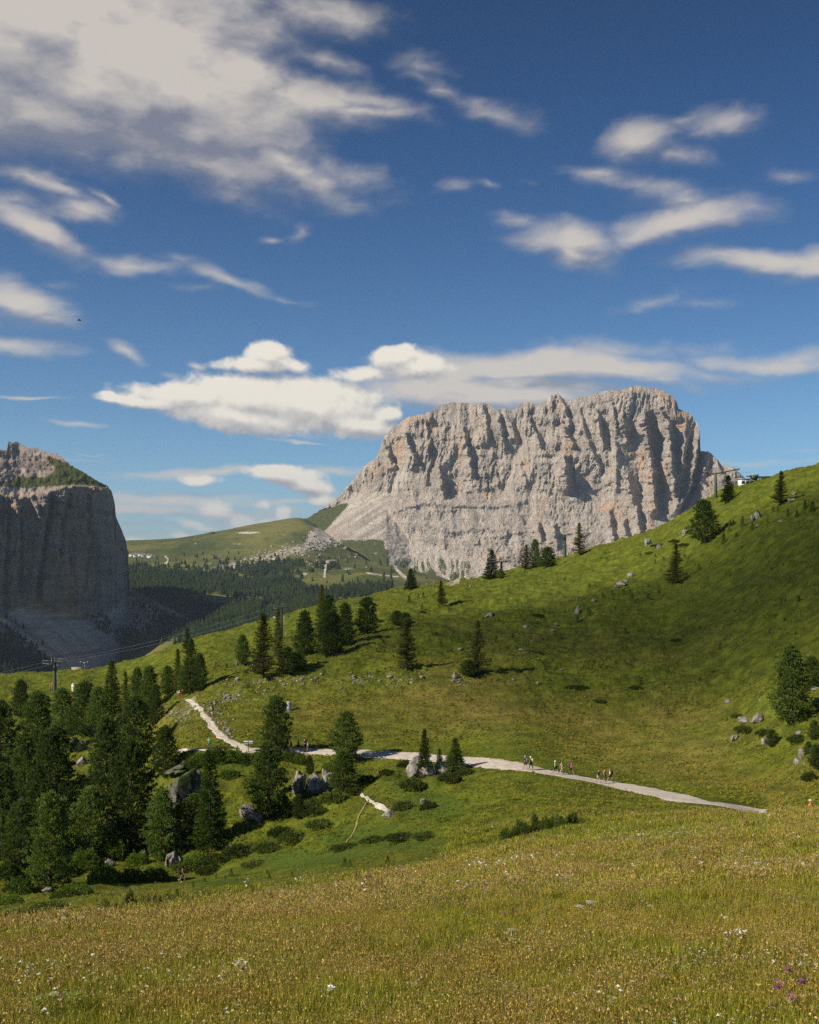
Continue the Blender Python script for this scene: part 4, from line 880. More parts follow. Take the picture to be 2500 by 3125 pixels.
def plant(kind, s, px, base, top, wpx, label, group=None, rz=None, sink=0.3, tmin=4.0, cat='tree', d=None):
    P = cast(px, base, tmin) if d is None else Vector(((px - CX) / F * d, d, 0))
    if d is not None: P.z = ground_xy(P.x, P.y)
    py = HY - F * P.z / P.y
    h = (py - top) * P.y / F; sz = h / 10.0
    half = {'pine': 1.75, 'larch': 2.1, 'spruce': 1.75}[kind]; sx = 0.93 * (wpx / 2) * P.y / F / half if wpx else sz
    key = (kind, s); o = PROTO[key]
    if key in USED: o = copy_tree(o)
    USED.add(key)
    o.location = P - Vector((0, 0, sink * sz)); o.scale = (sx, sx, sz); o.rotation_euler = (random.uniform(-.03, .03), random.uniform(-.03, .03), random.uniform(0, 6.28) if rz is None else rz)
    put(o, label, cat, group); return o
GL = 'dark stone pines crowding the left hollow'
T = [  # kind, proto, px, base, top, width px, label
 ('pine',0,150,2712,2415,135,'dark stone pine at the front of the left wood, standing on bare reddish soil',GL),
 ('pine',1,172,2560,2212,160,'tall broad stone pine right behind the front pine of the left wood',GL),
 ('pine',2,75,2470,2235,105,'stone pine near the left edge of the picture, beside the tall broad pine',GL),
 ('pine',3,8,2420,2135,120,'dark stone pine cut by the left edge of the picture, upper one',GL),
 ('pine',4,112,2300,2107,110,'broad stone pine below the lift pylon in the upper left of the wood',GL),
 ('pine',5,62,2190,2072,60,'rounded stone pine alone above the wood at the upper left',GL),
 ('pine',6,190,2240,2096,78,'stone pine whose top hides the foot of the big lift pylon',GL),
 ('pine',0,262,2245,2076,95,'stone pine just right of the white covered snow gun',GL),
 ('pine',1,300,2250,2092,70,'slim stone pine touching the one right of the snow gun',GL),
 ('spruce',0,222,2245,2152,46,'small bright conical conifer at the upper edge of the left wood',GL),
 ('spruce',1,340,2190,2012,78,'pointed dark conifer rising highest at the upper edge of the left wood',GL),
 ('larch',0,388,2200,2042,60,'pale feathery larch between dark pines at the upper edge of the wood',GL),
 ('pine',2,418,2180,2034,54,'narrow dark pine right of the pale larch',GL),
 ('pine',3,455,2180,2030,60,'stone pine next to the bare grass under the wooded knoll',GL),
 ('pine',4,472,2215,2085,52,'low dark pine at the right end of the upper wood',GL),
 ('pine',5,512,2120,2030,50,'dark pine at the left foot of the knoll group above the trail',None),
 ('larch',1,545,2115,1975,60,'olive larch behind the tall spruce group above the trail',None),
 ('spruce',2,580,2112,1948,78,'tallest dark spruce of the group above the trail head',None),
 ('pine',6,610,2108,1992,48,'dark pine on the right side of the group above the trail head',None),
 ('pine',0,562,2116,2030,40,'low pine in front of the tall spruce above the trail head',None),
 ('larch',2,573,2000,1912,44,'yellow-green larch peeping over the grassy crest at the left',None),
 ('pine',1,410,2340,2118,112,'tall dark stone pine in the middle of the left wood',GL),
 ('pine',2,328,2460,2182,120,'stone pine left of the wood centre with a ragged top',GL),
 ('pine',3,398,2600,2252,150,'largest stone pine in the centre of the left wood',GL),
 ('pine',4,505,2370,2212,80,'stone pine with twin tips at the right edge of the left wood',GL),
 ('pine',5,492,2625,2402,108,'lit stone pine in the front row beside the big dark boulder',GL),
 ('spruce',0,645,2590,2285,120,'spruce with drooping green boughs at the right end of the left wood',None),
 ('pine',6,60,2650,2440,110,'shaded stone pine low at the far left of the wood',GL),
 ('pine',0,10,2620,2330,130,'dark pine cut by the left edge of the picture, lower one',GL),
 ('pine',1,270,2600,2400,120,'deeply shaded pine in the middle of the left wood front',GL),
 ('pine',4,150,2420,2240,90,'stone pine in the upper left part of the wood behind the tall one',GL),
 ('pine',5,560,2590,2440,90,'shaded pine at the foot of the great boulder in the left wood',GL),
 ('pine',3,590,2520,2420,70,'young pine growing in front of the huge boulder of the left wood',None),
 ('pine',6,822,2492,2262,118,'broad lower stone pine with another crown rising from behind it',None),
 ('pine',1,843,2296,2120,86,'stone pine crown seen above the broad lower pine beside the road',None),
 ('pine',2,1046,2412,2285,92,'shaded lower stone pine by the pale boulder below the road',None),
 ('pine',3,1056,2322,2168,88,'upright stone pine crown reaching above the gravel road',None),
 ('pine',4,946,2362,2306,28,'small slim pine on top of the split boulder below the road',None),
 ('pine',5,872,2496,2428,36,'small pine left of its twin at the foot of the boulders',None),
 ('pine',6,912,2500,2424,40,'small pine right of its twin at the foot of the boulders',None),
 ('spruce',1,1297,2372,2224,58,'thin spruce on the rocky islet below the road',None),
 ('spruce',2,1392,2355,2250,64,'broad spruce at the right end of the rocky islet below the road',None),
 ('spruce',0,1342,2352,2284,34,'short spruce between the two taller ones on the rocky islet',None),
 ('pine',0,1385,2358,2300,74,'bushy pine under the right spruce of the rocky islet',None),
 ('pine',1,741,2028,1935,40,'small dark pine left of the big brown larch on the slope',None),
 ('larch',3,800,2072,1864,135,'big brown-green larch at the left of the hillside grove',None),
 ('larch',0,850,2010,1850,66,'larch standing just behind the big brown one and beside the pylon',None),
 ('pine',2,929,1998,1862,66,'dark upright stone pine left of the central grove on the slope',None),
 ('pine',3,877,2058,1972,56,'low dark pine under the big brown larch',None),
 ('pine',4,915,2045,1978,44,'dark low pine at the foot of the upright stone pine',None),
 ('larch',1,985,1940,1778,72,'light green larch towering behind the central grove',None),
 ('pine',5,1000,1950,1812,62,'dark pine in front of the light green larch of the grove',None),
 ('pine',6,1008,2006,1862,96,'broad round stone pine in the middle of the hillside grove',None),
 ('pine',0,1058,1968,1838,58,'pine at the right shoulder of the hillside grove',None),
 ('pine',1,1122,1934,1820,66,'stone pine standing by itself right of the hillside grove',None),
 ('pine',2,1212,1905,1862,48,'low bushy pine above the lone feathery larch',None),
 ('pine',3,1238,1915,1868,44,'low bushy pine touching its neighbour above the lone larch',None),
 ('larch',2,1242,2046,1880,92,'lone feathery larch in the middle of the slope',None),
 ('larch',3,1456,2058,1888,88,'dark feathery larch right of the middle of the slope, at a cloud shadow edge',None),
 ('pine',4,1432,2062,2012,70,'low dark pine hugging the foot of the right feathery larch',None),
 ('larch',0,1348,1848,1768,52,'small pale larch near the skyline sandy patch',None),
 ('spruce',1,1255,1797,1734,48,'conical tree on the skyline left of the sandy patch',None),
 ('spruce',2,1500,1768,1678,58,'dense spruce on the skyline beside the short lift pylon',None),
 ('pine',5,1528,1765,1735,26,'tiny pine right of the short lift pylon on the skyline',None),
 ('larch',1,1605,1738,1658,48,'pale larch on the skyline, left of a trio',None),
 ('pine',6,1635,1732,1644,34,'slim dark pine in the middle of the skyline trio',None),
 ('pine',0,1670,1732,1668,62,'round bushy pine at the right of the skyline trio',None),
 ('larch',2,1768,1694,1592,56,'larch on the skyline right of the tall lift pylon',None),
 ('larch',3,2062,1784,1655,74,'dark larch alone on the upper right slope in front of its long shadow',None),
 ('pine',1,2151,1656,1522,82,'big dense stone pine high on the right slope against the massif',None),
 ('spruce',0,2222,1532,1450,56,'dark conifer right under the top lift pylon',None),
 ('larch',0,2382,1540,1434,70,'tree right of the lift station near the crest',None),
 ('pine',2,2418,2208,1966,118,'large dark pine at the right edge of the bowl among boulders',None),
 ('pine',3,2480,2100,2000,70,'spreading dark pine behind the large right-hand pine',None),
 ('pine',4,2355,2278,2225,44,'small dark pine left of the white boulder at the right side',None),
 ('pine',5,2486,2256,2196,40,'young pine at the right edge below the large pine',None),
 ('pine',6,2468,2300,2262,30,'young pine above the pale standing rock on the right',None),
 ('pine',0,2492,2345,2270,50,'dark young pine cut by the right edge of the picture',None)]
for t_ in T: plant(t_[0], t_[1], t_[2], t_[3], t_[4], t_[5], t_[6], t_[7])
for k_, o in PROTO.items():
    if k_ not in USED: bpy.data.objects.remove(o)

# saplings and low shrubs: one mesh each
def sap_mesh(seed, kind):
    r = np.random.default_rng(seed); C, O = [], []
    if kind == 'sapling':
        for i in range(70): u = (i + r.random()) / 70; a = i * 2.4; q = 0.26 * (1 - u * 0.85) * r.uniform(.7, 1.1); C.append((q * math.cos(a), q * math.sin(a), u * 0.95)); O.append((math.cos(a) * .6, math.sin(a) * .6, .7))
        V, Fc, tip = tufts(np.array(C), np.array(O), 0.13, 8, 0.035, 0.45, r)
    elif kind == 'mugo':
        for b in range(15):
            a = r.random() * 6.28; q = r.random() ** .5 * 0.8; x0, y0 = q * math.cos(a), q * math.sin(a); hh = r.uniform(.5, 1.0) * (1 - 0.35 * q)
            for i in range(26): u = (i + r.random()) / 26; th = i * 2.4; w_ = 0.22 * (1 - u * .8); C.append((x0 + w_ * math.cos(th), y0 + w_ * math.sin(th), u * hh)); O.append((math.cos(th) * .5 + .2 * x0, math.sin(th) * .5 + .2 * y0, .9))
        V, Fc, tip = tufts(np.array(C), np.array(O), 0.15, 8, 0.03, 0.35, r)
    else:      # leafy cushion
        m = 420; th = r.random(m) * 6.28; q = r.random(m) ** .5; x = q * np.cos(th); y = q * np.sin(th)
        lump = 0.75 + 0.25 * np.sin(x * 5 + seed) * np.cos(y * 6 + seed * 2); z = np.sqrt(np.clip(1 - q * q, 0, 1)) * lump * (1.0 if kind == 'shrub' else 0.5)
        dn_ = r.random(m) ** 0.4; C = np.stack([x, y, z * dn_], -1) + r.normal(size=(m, 3)) * .03; O = np.stack([x, y, z + .3], -1)
        V, Fc, tip = tufts(C, O, 0.13, 7, 0.06, 0.6, r, up=0.2)
    return V, Fc, tip
SM = {}
for kd_, mt_, n_ in (('sapling', 'pine_needles', 4), ('mugo', 'pine_needles', 3), ('shrub', 'shrub_leaves', 4), ('mat', 'mat_leaves', 4)):
    SM[kd_] = []
    for s in range(n_):
        V, Fc, tip = sap_mesh(s * 3 + len(kd_), kd_); SM[kd_].append(mesh_np({'sapling': 'sapling', 'mugo': 'mountain_pine', 'shrub': 'leafy_shrub', 'mat': 'juniper_mat'}[kd_], V, Fc, mt_, False, dict(tip=tip)))
MARKS = [(1604,2340,'the left pair of walkers'),(1720,2350,'the walkers in lime and pink'),(1845,2380,'the three walkers on the road'),(1320,2360,'the rocky islet below the road'),(950,2400,'the split boulder'),(760,2470,'the rusty boulder'),(820,2450,'the broad pine below the road'),(645,2560,'the spruce with drooping boughs'),(492,2600,'the lit front pine'),(150,2690,'the front pine on red soil'),(400,2560,'the largest pine of the wood'),(758,2290,'the signpost'),(638,2290,'the walker in green'),(556,2690,'the lone hiker'),(1190,2485,'the washed-out path'),(1240,2000,'the lone feathery larch'),(1456,2020,'the dark feathery larch'),(1122,1900,'the lone stone pine by the grove'),(1008,1980,'the hillside grove'),(1763,1880,'the upright white rock'),(1900,1780,'the white rock row'),(1975,1660,'the blocky skyline rock'),(2062,1740,'the dark larch on the upper slope'),(2150,1620,'the big pine high on the slope'),(2312,1580,'the white rock high on the right'),(2418,2150,'the large right-hand pine'),(2318,2190,'the pale boulder pair'),(2343,2265,'the squarish grey boulder'),(2448,2300,'the jagged rock at the right'),(2243,2255,'the lone pale stone in the bowl'),(50,2650,'the far left bank stone'),(240,2290,'the little clearing in the wood'),(590,2500,'the huge shaded boulder'),(1348,1840,'the small pale larch'),(1660,2540,'the mountain pine thicket'),(400,2780,'the lower left pine thicket'),(1500,1750,'the short skyline pylon'),(2222,1520,'the tree by the lift station'),(60,2780,'the bottom of the left edge')]
SEEN_L = set()
def where(px, py, text):
    """the text, with the landmark it stands beside and on which side"""
    ms = sorted(MARKS, key=lambda m: math.hypot((m[0] - px), (m[1] - py) * 1.4))[:3]
    for mx, my, nm in ms:
        dx, dy = px - mx, py - my
        for side in (['right of', 'left of'] if abs(dx) > abs(dy) * 1.5 else ['below', 'above']):
            ok = {'right of': dx >= 0, 'left of': dx < 0, 'below': dy >= 0, 'above': dy < 0}[side]
            for far_w in ('just ', '', 'well '):
                if not ok: continue
                dd = math.hypot(dx, dy)
                if (far_w == 'just ') != (dd < 45) or (far_w == 'well ') != (dd > 130): continue
                t = text + ' ' + far_w + side + ' ' + nm
                if t not in SEEN_L and len(t.split()) <= 16: SEEN_L.add(t); return t
    return None
def small(kind, px, base, wpx, hpx, label, group, cat, P=None, rz=None):
    label = (where(px, base, label.split(' spread')[0].split(' hugging')[0].split(' scattered')[0].split(' in the thicket')[0].split(' on the shaded')[0].split(' in the hollow')[0].split(' in the mown')[0]) or label) if group and wpx >= 12 else label
    P = P or cast(px, base, 1.2); m = P.y / F
    o = obj({'sapling': 'pine_sapling', 'mugo': 'mountain_pine_bush', 'shrub': 'leafy_shrub', 'mat': 'juniper_mat'}[kind], random.choice(SM[kind]))
    hw = {'sapling': .36, 'mugo': 1.0, 'shrub': 1.05, 'mat': 1.05}[kind]; hh = {'sapling': 1.0, 'mugo': 1.0, 'shrub': 1.0, 'mat': .5}[kind]
    o.location = P - Vector((0, 0, 0.06 * hpx * m)); o.scale = (wpx / 2 * m / hw, wpx / 2 * m / hw, hpx * m / hh)
    o.rotation_euler = (0, 0, random.uniform(0, 6.28) if rz is None else rz); put(o, label, cat, group); return o
SL = [(2134,1740,12,22),(2000,1722,10,16),(2025,1712,10,14),(1869,1816,11,18),(1905,1816,14,22),(1928,1832,20,26),(1978,1826,14,16),(1840,1822,9,15),(1795,1880,16,30),(1764,1900,13,26),(1710,1952,12,20),(1514,1962,16,24),(2010,1810,9,12),(2384,1846,18,24),(2438,1836,16,20),(2366,1886,18,14),(2196,1984,12,20),(1957,2090,14,18),(1909,1934,22,20),(1877,1860,9,12),(2260,1868,12,12),(2170,1720,7,10),(2264,1676,12,12),(1344,1972,10,16),(1565,1945,12,14),(1522,1894,8,12),(2266,1607,20,34),(2296,1620,16,30),(2343,1600,12,20),(2209,1660,20,34),(2247,1640,14,16),(2225,1625,16,18),(2360,1564,15,20),(2374,1562,12,16),(2405,1573,14,22),(2432,1580,16,24),(2457,1554,18,30),(2480,1562,26,34),(1249,1838,16,22),(1277,1830,12,20),(1292,1826,14,20),(1288,1858,12,20),(2395,1895,12,10),(1060,2310,12,12),(2040,2180,10,14),(2090,1700,8,10),(1640,1905,9,12),(1310,1910,8,12),(1380,1990,8,12),(1330,1935,8,10),(692,2040,11,18),(1150,1990,8,12),(1120,2060,7,10)]
GSAP = 'young pines scattered over the open hillside'
named_sap = {(2480,1562,26,34):'larger of two dark young pines by the right edge under the crest',(2457,1554,18,30):'slimmer of two dark young pines by the right edge under the crest',(2266,1607,20,34):'young pine right beside the white rock high on the right',(2209,1660,20,34):'young pine in front of the big stone pine shadow on the right slope',(1795,1880,16,30):'young pine right of the small white rock in mid slope',(1764,1900,13,26):'young pine just below the small white rock in mid slope'}
for q in SL: small('sapling', q[0], q[1], q[2], q[3], named_sap.get(q, 'small dark young pine scattered on the open hillside'), None if q in named_sap else GSAP, 'young tree')
rs = np.random.default_rng(5)
for i in range(120):
    px = rs.uniform(1150, 2500); py = rs.uniform(1900, 2260) if px < 1700 else rs.uniform(1650, 2220)
    s_ = rs.uniform(5, 11); small('sapling', px, py, s_, s_ * rs.uniform(0.8, 1.4), 'small dark young pine scattered on the open hillside', GSAP, 'young tree')
for q in [(705,2674,20,26),(688,2686,14,16),(815,2668,12,16),(822,2682,16,18),(891,2676,16,18),(1052,2644,26,28),(1068,2648,24,26),(1183,2632,18,22),(625,2692,14,14),(590,2710,12,22),(660,2680,8,14),(540,2745,26,36),(1324,2602,10,12),(108,2775,20,22),(60,2785,16,16),(296,2755,12,14)]:
    small('sapling', *q, 'knee-high young pine in the mown strip below the hollow', 'knee-high pines at the edge of the near meadow', 'young tree')
print('THICKET', cast(400, 2784, 1.2), cast(400,2700,1.2))
NTH = iter(['first', 'second', 'third', 'fourth', 'fifth', 'sixth', 'seventh'] * 2)
# mountain pines: two thickets, each of several bushes
for q in [(1552,2562,56,34),(1590,2552,60,44),(1630,2545,62,48),(1672,2538,60,46),(1712,2530,56,42),(1752,2522,48,34),(1776,2520,30,24)]:
    small('mugo', q[0], q[1], q[2] * 1.15, q[3] * 1.45, next(NTH) + ' bush from the left in the pine thicket on the meadow rim', None, 'bush')['group'] = 'mountain pine thicket on the meadow rim'
for q in [(285,2810,36,40),(320,2802,44,48),(365,2794,42,46),(400,2784,46,58),(440,2776,42,42),(480,2766,40,34),(515,2756,34,28)]:
    small('mugo', q[0], q[1], q[2] * 1.15, q[3] * 1.35, next(NTH) + ' bush from the left in the pine thicket of the lower left meadow', None, 'bush')['group'] = 'mountain pine thicket in the lower left'
small('mugo', 1855, 2455, 34, 14, 'low dark bush beside the gravel road below the three hikers', None, 'bush')
small('mugo', 2235, 1605, 24, 26, 'dark bush left of the white rock high on the right slope', None, 'bush')
small('mugo', 1050, 2350, 60, 30, 'dark low bush between the pine and the road shadow', None, 'bush')
for q in [(620,2330,80,44),(665,2318,90,50),(710,2318,80,44),(745,2325,60,34),(585,2345,60,40),(570,2310,50,24),(790,2320,50,34),(880,2318,60,34),(915,2330,50,36),(700,2370,70,30),(1010,2350,60,34),(240,2290,60,28)]:
    small('shrub', *q, 'bright green leafy bush in the thicket below the road junction', 'green bushes below the road junction', 'bush')
for q in [(350,2610,90,70),(260,2640,100,60),(320,2690,110,60),(400,2690,90,50),(470,2680,90,44),(200,2670,80,56),(60,2720,100,50),(20,2680,90,60),(90,2600,80,60),(240,2730,90,40),(545,2600,80,60),(600,2635,80,40),(15,2560,60,50),(30,2760,90,36),(200,2740,90,36),(420,2640,80,50),(180,2640,80,50),(330,2560,80,50),(225,2600,90,60),(120,2660,80,44)]:
    small('shrub', *q, 'rounded green bush on the shaded bank in front of the left wood', 'bushes on the bank of the left wood', 'bush')
for q in [(1260,2400,90,26),(1230,2470,70,30),(1310,2470,60,26),(1240,2340,60,22),(1150,2570,110,16),(1230,2560,120,16),(1310,2555,110,14),(1060,2590,110,14),(1420,2365,70,22),(1370,2380,80,24)]:
    small('mat', *q, 'fresh green herb patch in the hollow below the road', 'green herb patches in the hollow', 'plants')
for q in [(740,2600,120,26),(680,2625,110,22),(820,2590,110,24),(900,2560,110,22),(980,2520,100,22),(860,2545,90,24),(960,2480,90,20),(780,2640,90,14),(1120,2380,60,16),(1180,2360,50,14),(640,2660,90,18),(150,2775,120,24),(70,2800,140,24),(560,2648,90,22),(250,2800,60,14),(960,2460,80,26),(1020,2440,90,30),(1080,2420,60,24),(940,2440,60,26)]:
    small('mat', *q, 'dark green juniper mat spread over the bank of the hollow', 'juniper mats in the hollow', 'shrub')
for q in [(2060,1655,70,14),(2090,1665,60,12),(2010,1668,60,14),(1985,1690,60,12),(1100,1905,70,10),(1150,1895,60,10),(1640,1878,60,8),(1620,1990,90,10),(1760,2100,90,14),(1830,2140,60,10),(1940,2100,60,12),(2065,1955,60,12),(2270,2230,80,18),(2330,2240,70,18),(2440,2260,90,20),(2470,2380,60,26),(2490,2330,50,30),(2250,2190,50,14),(2190,2050,50,10),(1290,1870,40,10)]:
    o_ = small('mat', q[0], q[1], q[2] * .9, q[3] * (.7 if q[0] < 2220 else 1), 'low dark shrub patch hugging the hillside', 'low shrub patches on the hillside', 'shrub'); o_.scale.y *= random.uniform(.5, .9)

# ------------------------------------------------------------------ rocks
RK = [rock_proto(s + 10, 4, 0.75, 0.42) for s in range(7)]; RKM = [mesh_np('rock', V, Fc, 'grey_stone') for V, Fc in RK]
def rock(px, base, wpx, hpx, label, group=None, k=None, rz=None, tilt=0, cat='boulder'):
    P = cast(px, base, 1.2); m = P.y / F; k = random.randrange(7) if k is None else k
    V = RK[k][0]; ex = V[:, 0].max() - V[:, 0].min(); ez = V[:, 2].max() - V[:, 2].min()
    o = obj('rock', RKM[k]); sx = wpx * m / ex; sz = hpx * m / ez * 1.35
    o.scale = (sx, sx, sz); o.location = P + Vector((0, 0.25 * sx, hpx * m * 0.28))
    if 'huge' in label: o.data = o.data.copy(); o.data.materials.clear(); o.data.materials.append(MATS['shade_darkened_mossy_stone'])  # huge boulder takes the stone coloured darker for the wood's shade, with moss
    o.rotation_euler = (tilt, random.uniform(-.2, .2), random.uniform(0, 6.28) if rz is None else rz); put(o, label, cat, group); return o
for q in [(912,2428,52,80,'pale cracked boulder left half of the split rock under the small pine',2),(960,2425,86,74,'broad grey boulder beside the lower stone pine, right half of the split rock',3),(1000,2405,60,60,'shadowed boulder behind the lower stone pine',4),
 (752,2492,56,46,'rusty grey boulder at the left foot of the broad lower pine',1),(785,2505,40,28,'small reddish rock touching the rusty boulder',0),
 (1268,2366,56,62,'left pale rock of the rocky islet below the road',5),(1305,2372,46,38,'low pale rock in the middle of the rocky islet',6),(1352,2368,60,44,'right pale rock of the rocky islet below the road',2),(1400,2355,60,56,'dark shaded rock at the right end of the rocky islet',3),
 (1190,2490,42,22,'pale flat rock at the end of the little washed-out path',1),(1292,2452,22,16,'pale stone among herbs in the hollow',0),
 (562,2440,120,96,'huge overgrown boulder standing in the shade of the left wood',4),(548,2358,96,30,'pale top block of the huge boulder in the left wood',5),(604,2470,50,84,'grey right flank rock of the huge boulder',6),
 (250,2335,38,34,'grey boulder between pines in the upper left wood',1),(225,2262,26,14,'pale boulder under the pines in the upper left wood',0),(240,2290,30,16,'rounded pale stone by the little clearing',2),(252,2272,30,12,'flat pale stone in the little clearing',3),
 (335,2645,30,24,'pale rock on the shaded bank in front of the left wood',4),(50,2662,22,18,'small pale rock on the bank at the far left',5),(522,2640,44,40,'pale rock ledge at the foot of the lit front pine',6),(547,2636,26,26,'small grey rock beside the pale ledge',0),(440,2615,20,30,'narrow rock between the two front pines',1),(140,2722,36,16,'reddish earth-stained rock under the front pine',2),(330,2182,36,16,'long flat pale stone under the pointed conifer',3),(295,2640,20,16,'small rock low on the shaded bank',4),
 (1975,1664,26,24,'blocky pale rock below the skyline in front of the massif',4),(2011,1674,16,16,'small rock right of the blocky pale rock',5),(2093,1632,24,18,'light rock just under the skyline',0),(2312,1582,26,32,'big white rock between young pines high on the right',1),(2298,1590,20,20,'lower piece of the white rock high on the right',2),(2312,1606,10,9,'small white stone below the white rock',3),(2384,1592,18,8,'flat whitish stone right of the young pines',3),(2420,1530,26,10,'flat pale stone under the tree near the crest',4),(2424,1507,16,9,'pale stone near the crest at the right',5),
 (1898,1786,34,12,'long white slab of the rock row on the slope',6),(1912,1777,22,9,'upper white slab of the rock row',0),(1884,1792,20,9,'lower white slab of the rock row',1),(1925,1760,28,14,'pale leaning rock above the rock row',2),(1763,1872,16,26,'upright white rock in mid slope',3),(1812,1836,20,8,'low white slab right of the upright white rock',4),(1498,1880,28,14,'whitish block left on the sunny slope',5),(1482,1884,12,8,'small piece beside the whitish block',5),(1605,1916,18,8,'white stone in the middle of the slope',6),(1698,1909,16,8,'white stone below the upright rock',0),(1688,1926,16,9,'grey white stone left of a young pine',1),(1404,1984,20,8,'white stone left of the dark feathery larch',2),(1589,1984,20,7,'white stone right of the dark feathery larch',3),(1641,2088,15,10,'white stone low in the shaded slope',4),(1567,2076,10,8,'little white stone low in the slope',5),(1645,2012,9,6,'little white stone in the shaded slope',6),(1714,2048,14,5,'thin white stone in the shaded slope',0),(1712,2046,8,5,'tiny white stone in the shaded slope',0),(1624,1957,12,5,'little flat stone under a young pine',1),
 (2222,2146,22,14,'white stone left of the large right-hand pine',2),(2318,2198,46,28,'big pale boulder of the pair left of the large pine',3),(2272,2206,32,18,'lower pale boulder of the pair left of the large pine',4),(2296,2204,14,15,'small round stone between the two pale boulders',5),(2243,2258,28,16,'pale stone standing alone in the grass below the boulder pair',6),(2343,2272,38,24,'squarish grey boulder beside the small dark pine',0),(2376,2258,16,8,'small stone right of the squarish grey boulder',0),(2438,2242,18,14,'pale rock under the large pine at the right',1),(2448,2312,18,34,'tall jagged pale rock near the right edge',2),(2434,2330,26,22,'jagged lower rock below the tall pale rock',3),(2456,2336,10,8,'small stone beside the jagged rocks',4),(2320,2140,9,9,'tiny pale stone above the boulder pair',5),(2490,2105,30,10,'pale stone ledge at the right edge',6),
 (846,1998,16,16,'pale rock at the foot of the round stone pine',0),(1000,2004,16,12,'white rock right under the round stone pine',1),(1072,1942,10,9,'white stone between grove and lone pine',2),(724,2030,10,14,'pale rock under the small dark pine',3),(726,2078,16,14,'pale rock beside the low bushes under the larch',4),(882,2150,16,5,'flat stone by the grey hydrant',5),(1392,2068,22,16,'cluster of pale stones at the foot of the dark larch',6),(1288,2070,16,10,'pale stone on the slope below the lone larch',0),(1190,2066,24,6,'broken pale stones at the grassy edge',1),(1078,2066,16,5,'low pale stones at the grassy edge',2),(1435,1792,10,8,'small stone on the skyline',3),(1598,1744,8,6,'tiny white stone under the skyline larch',4),(535,2792,34,7,'flat pale stone lying in the lower left meadow',5),(840,1888,14,8,'pale stone on the sunlit ridge',6)]:
    rock(q[0], q[1], q[2], q[3], q[4], k=q[5], rz=random.uniform(0, 6.28))
for i in range(110):
    px = rs.uniform(1150, 2480); py = rs.uniform(1760, 2160); s_ = rs.uniform(2.5, 6)
    rock(px, py, s_, s_ * .6, 'small pale stone lying in the hillside grass', 'small stones strewn over the hillside', cat='stone')
# stony ground beside the trail
P_ = []
for cx_, cy_, rx_, ry_, n_ in [(650,2170,26,36,150),(690,2230,24,30,100),(560,2180,50,26,150),(700,2130,60,16,90),(900,2075,70,20,120),(1180,2075,100,22,120),(800,2120,100,18,60),(1400,2075,26,16,50),(760,2035,30,14,30),(720,2085,40,14,40)]:
    for _ in range(n_):
        p_ = cast(cx_ + rs.normal() * rx_ * .6, cy_ + rs.normal() * ry_ * .6, 4.4); P_.append(list(p_))
o = obj('scattered_stones', scatter_mesh('scattered_stones', np.array(P_), rs.gamma(2, .07, len(P_)).clip(.08, .5), RP, 'grey_stone')); put(o, 'broken pale stones strewn beside the trail', 'stones', kind='stuff')
# ------------------------------------------------------------------ grass and flowers
def m_blade(lo, hi, tip, dryc):
    def f(g):
        r = g.rand(); dr = g.attr('dry', 'INSTANCER'); lu = g.attr('lush', 'INSTANCER'); tpa = g.attr('tip')
        n2 = g.noise(g.pos(), 0.35, 5, 0.65); n1 = g.noise(g.pos(), 0.035, 4, 0.6)
        c = g.mix((n2 + (r - .5) * .4).ss(0.3, 0.7), lo, hi); c = g.mix((dr + (n1 - .5) * .9 + (r - 0.5) * 0.5).ss(0.3, 0.85), c, dryc); c = g.mix(lu * 0.8, c, (0.095, 0.155, 0.018))
        c = g.mix(tpa * 0.7, c, tip)
        return leafy(g, g.hsv(c, 0.5, 1.0, (r * 0.5 + 0.75) * (g.attr('var') * 1.1 + 0.42)), 0.3)
    return f
material('grass_blades', m_blade((0.115, 0.150, 0.014), (0.260, 0.280, 0.026), (0.380, 0.360, 0.055), (0.410, 0.310, 0.046)))
material('seed_heads', m_blade((0.250, 0.175, 0.055), (0.420, 0.300, 0.095), (0.540, 0.400, 0.140), (0.330, 0.205, 0.070)))
def flat(name, c, tr=0.3):
    material(name, lambda g: leafy(g, g.hsv(c + (1.0,), 0.5, 1.0, g.rand() * 0.4 + 0.8), tr))
flat('white_petals', (0.80, 0.78, 0.70)); flat('yellow_petals', (0.78, 0.42, 0.02)); flat('purple_petals', (0.34, 0.09, 0.30)); flat('pink_petals', (0.62, 0.42, 0.42))
flat('umbel_cream', (0.62, 0.62, 0.38)); flat('umbel_green', (0.26, 0.32, 0.07)); flat('broad_leaf', (0.050, 0.100, 0.018), 0.25); flat('stem_green', (0.12, 0.14, 0.03), 0.1); flat('sorrel_red', (0.22, 0.11, 0.045))
flat('clover_leaf', (0.10, 0.16, 0.025))
def blades(n, h0, h1, wd_, rad, lean, r, segs=2):
    V, Fc, tip = [], [], []
    for _ in range(n):
        a = r.random() * 6.28; q = rad * r.random() ** .5; x, y = q * math.cos(a), q * math.sin(a); h = r.uniform(h0, h1); la = r.random() * 6.28; ln = r.random() * lean * h
        fa = r.random() * 6.28; fx, fy = math.cos(fa) * wd_ / 2, math.sin(fa) * wd_ / 2; b = len(V)
        lx_, ly_ = math.cos(la) * ln, math.sin(la) * ln
        V += [(x - fx, y - fy, -0.04), (x + fx, y + fy, -0.04), (x + lx_ * .35 - fx * .8, y + ly_ * .35 - fy * .8, h * .6), (x + lx_ * .35 + fx * .8, y + ly_ * .35 + fy * .8, h * .6), (x + lx_, y + ly_, h)]
        tip += [0, 0, .4, .4, 1]; Fc += [(b, b+1, b+3), (b, b+3, b+2), (b+2, b+3, b+4)]
    return V, Fc, tip
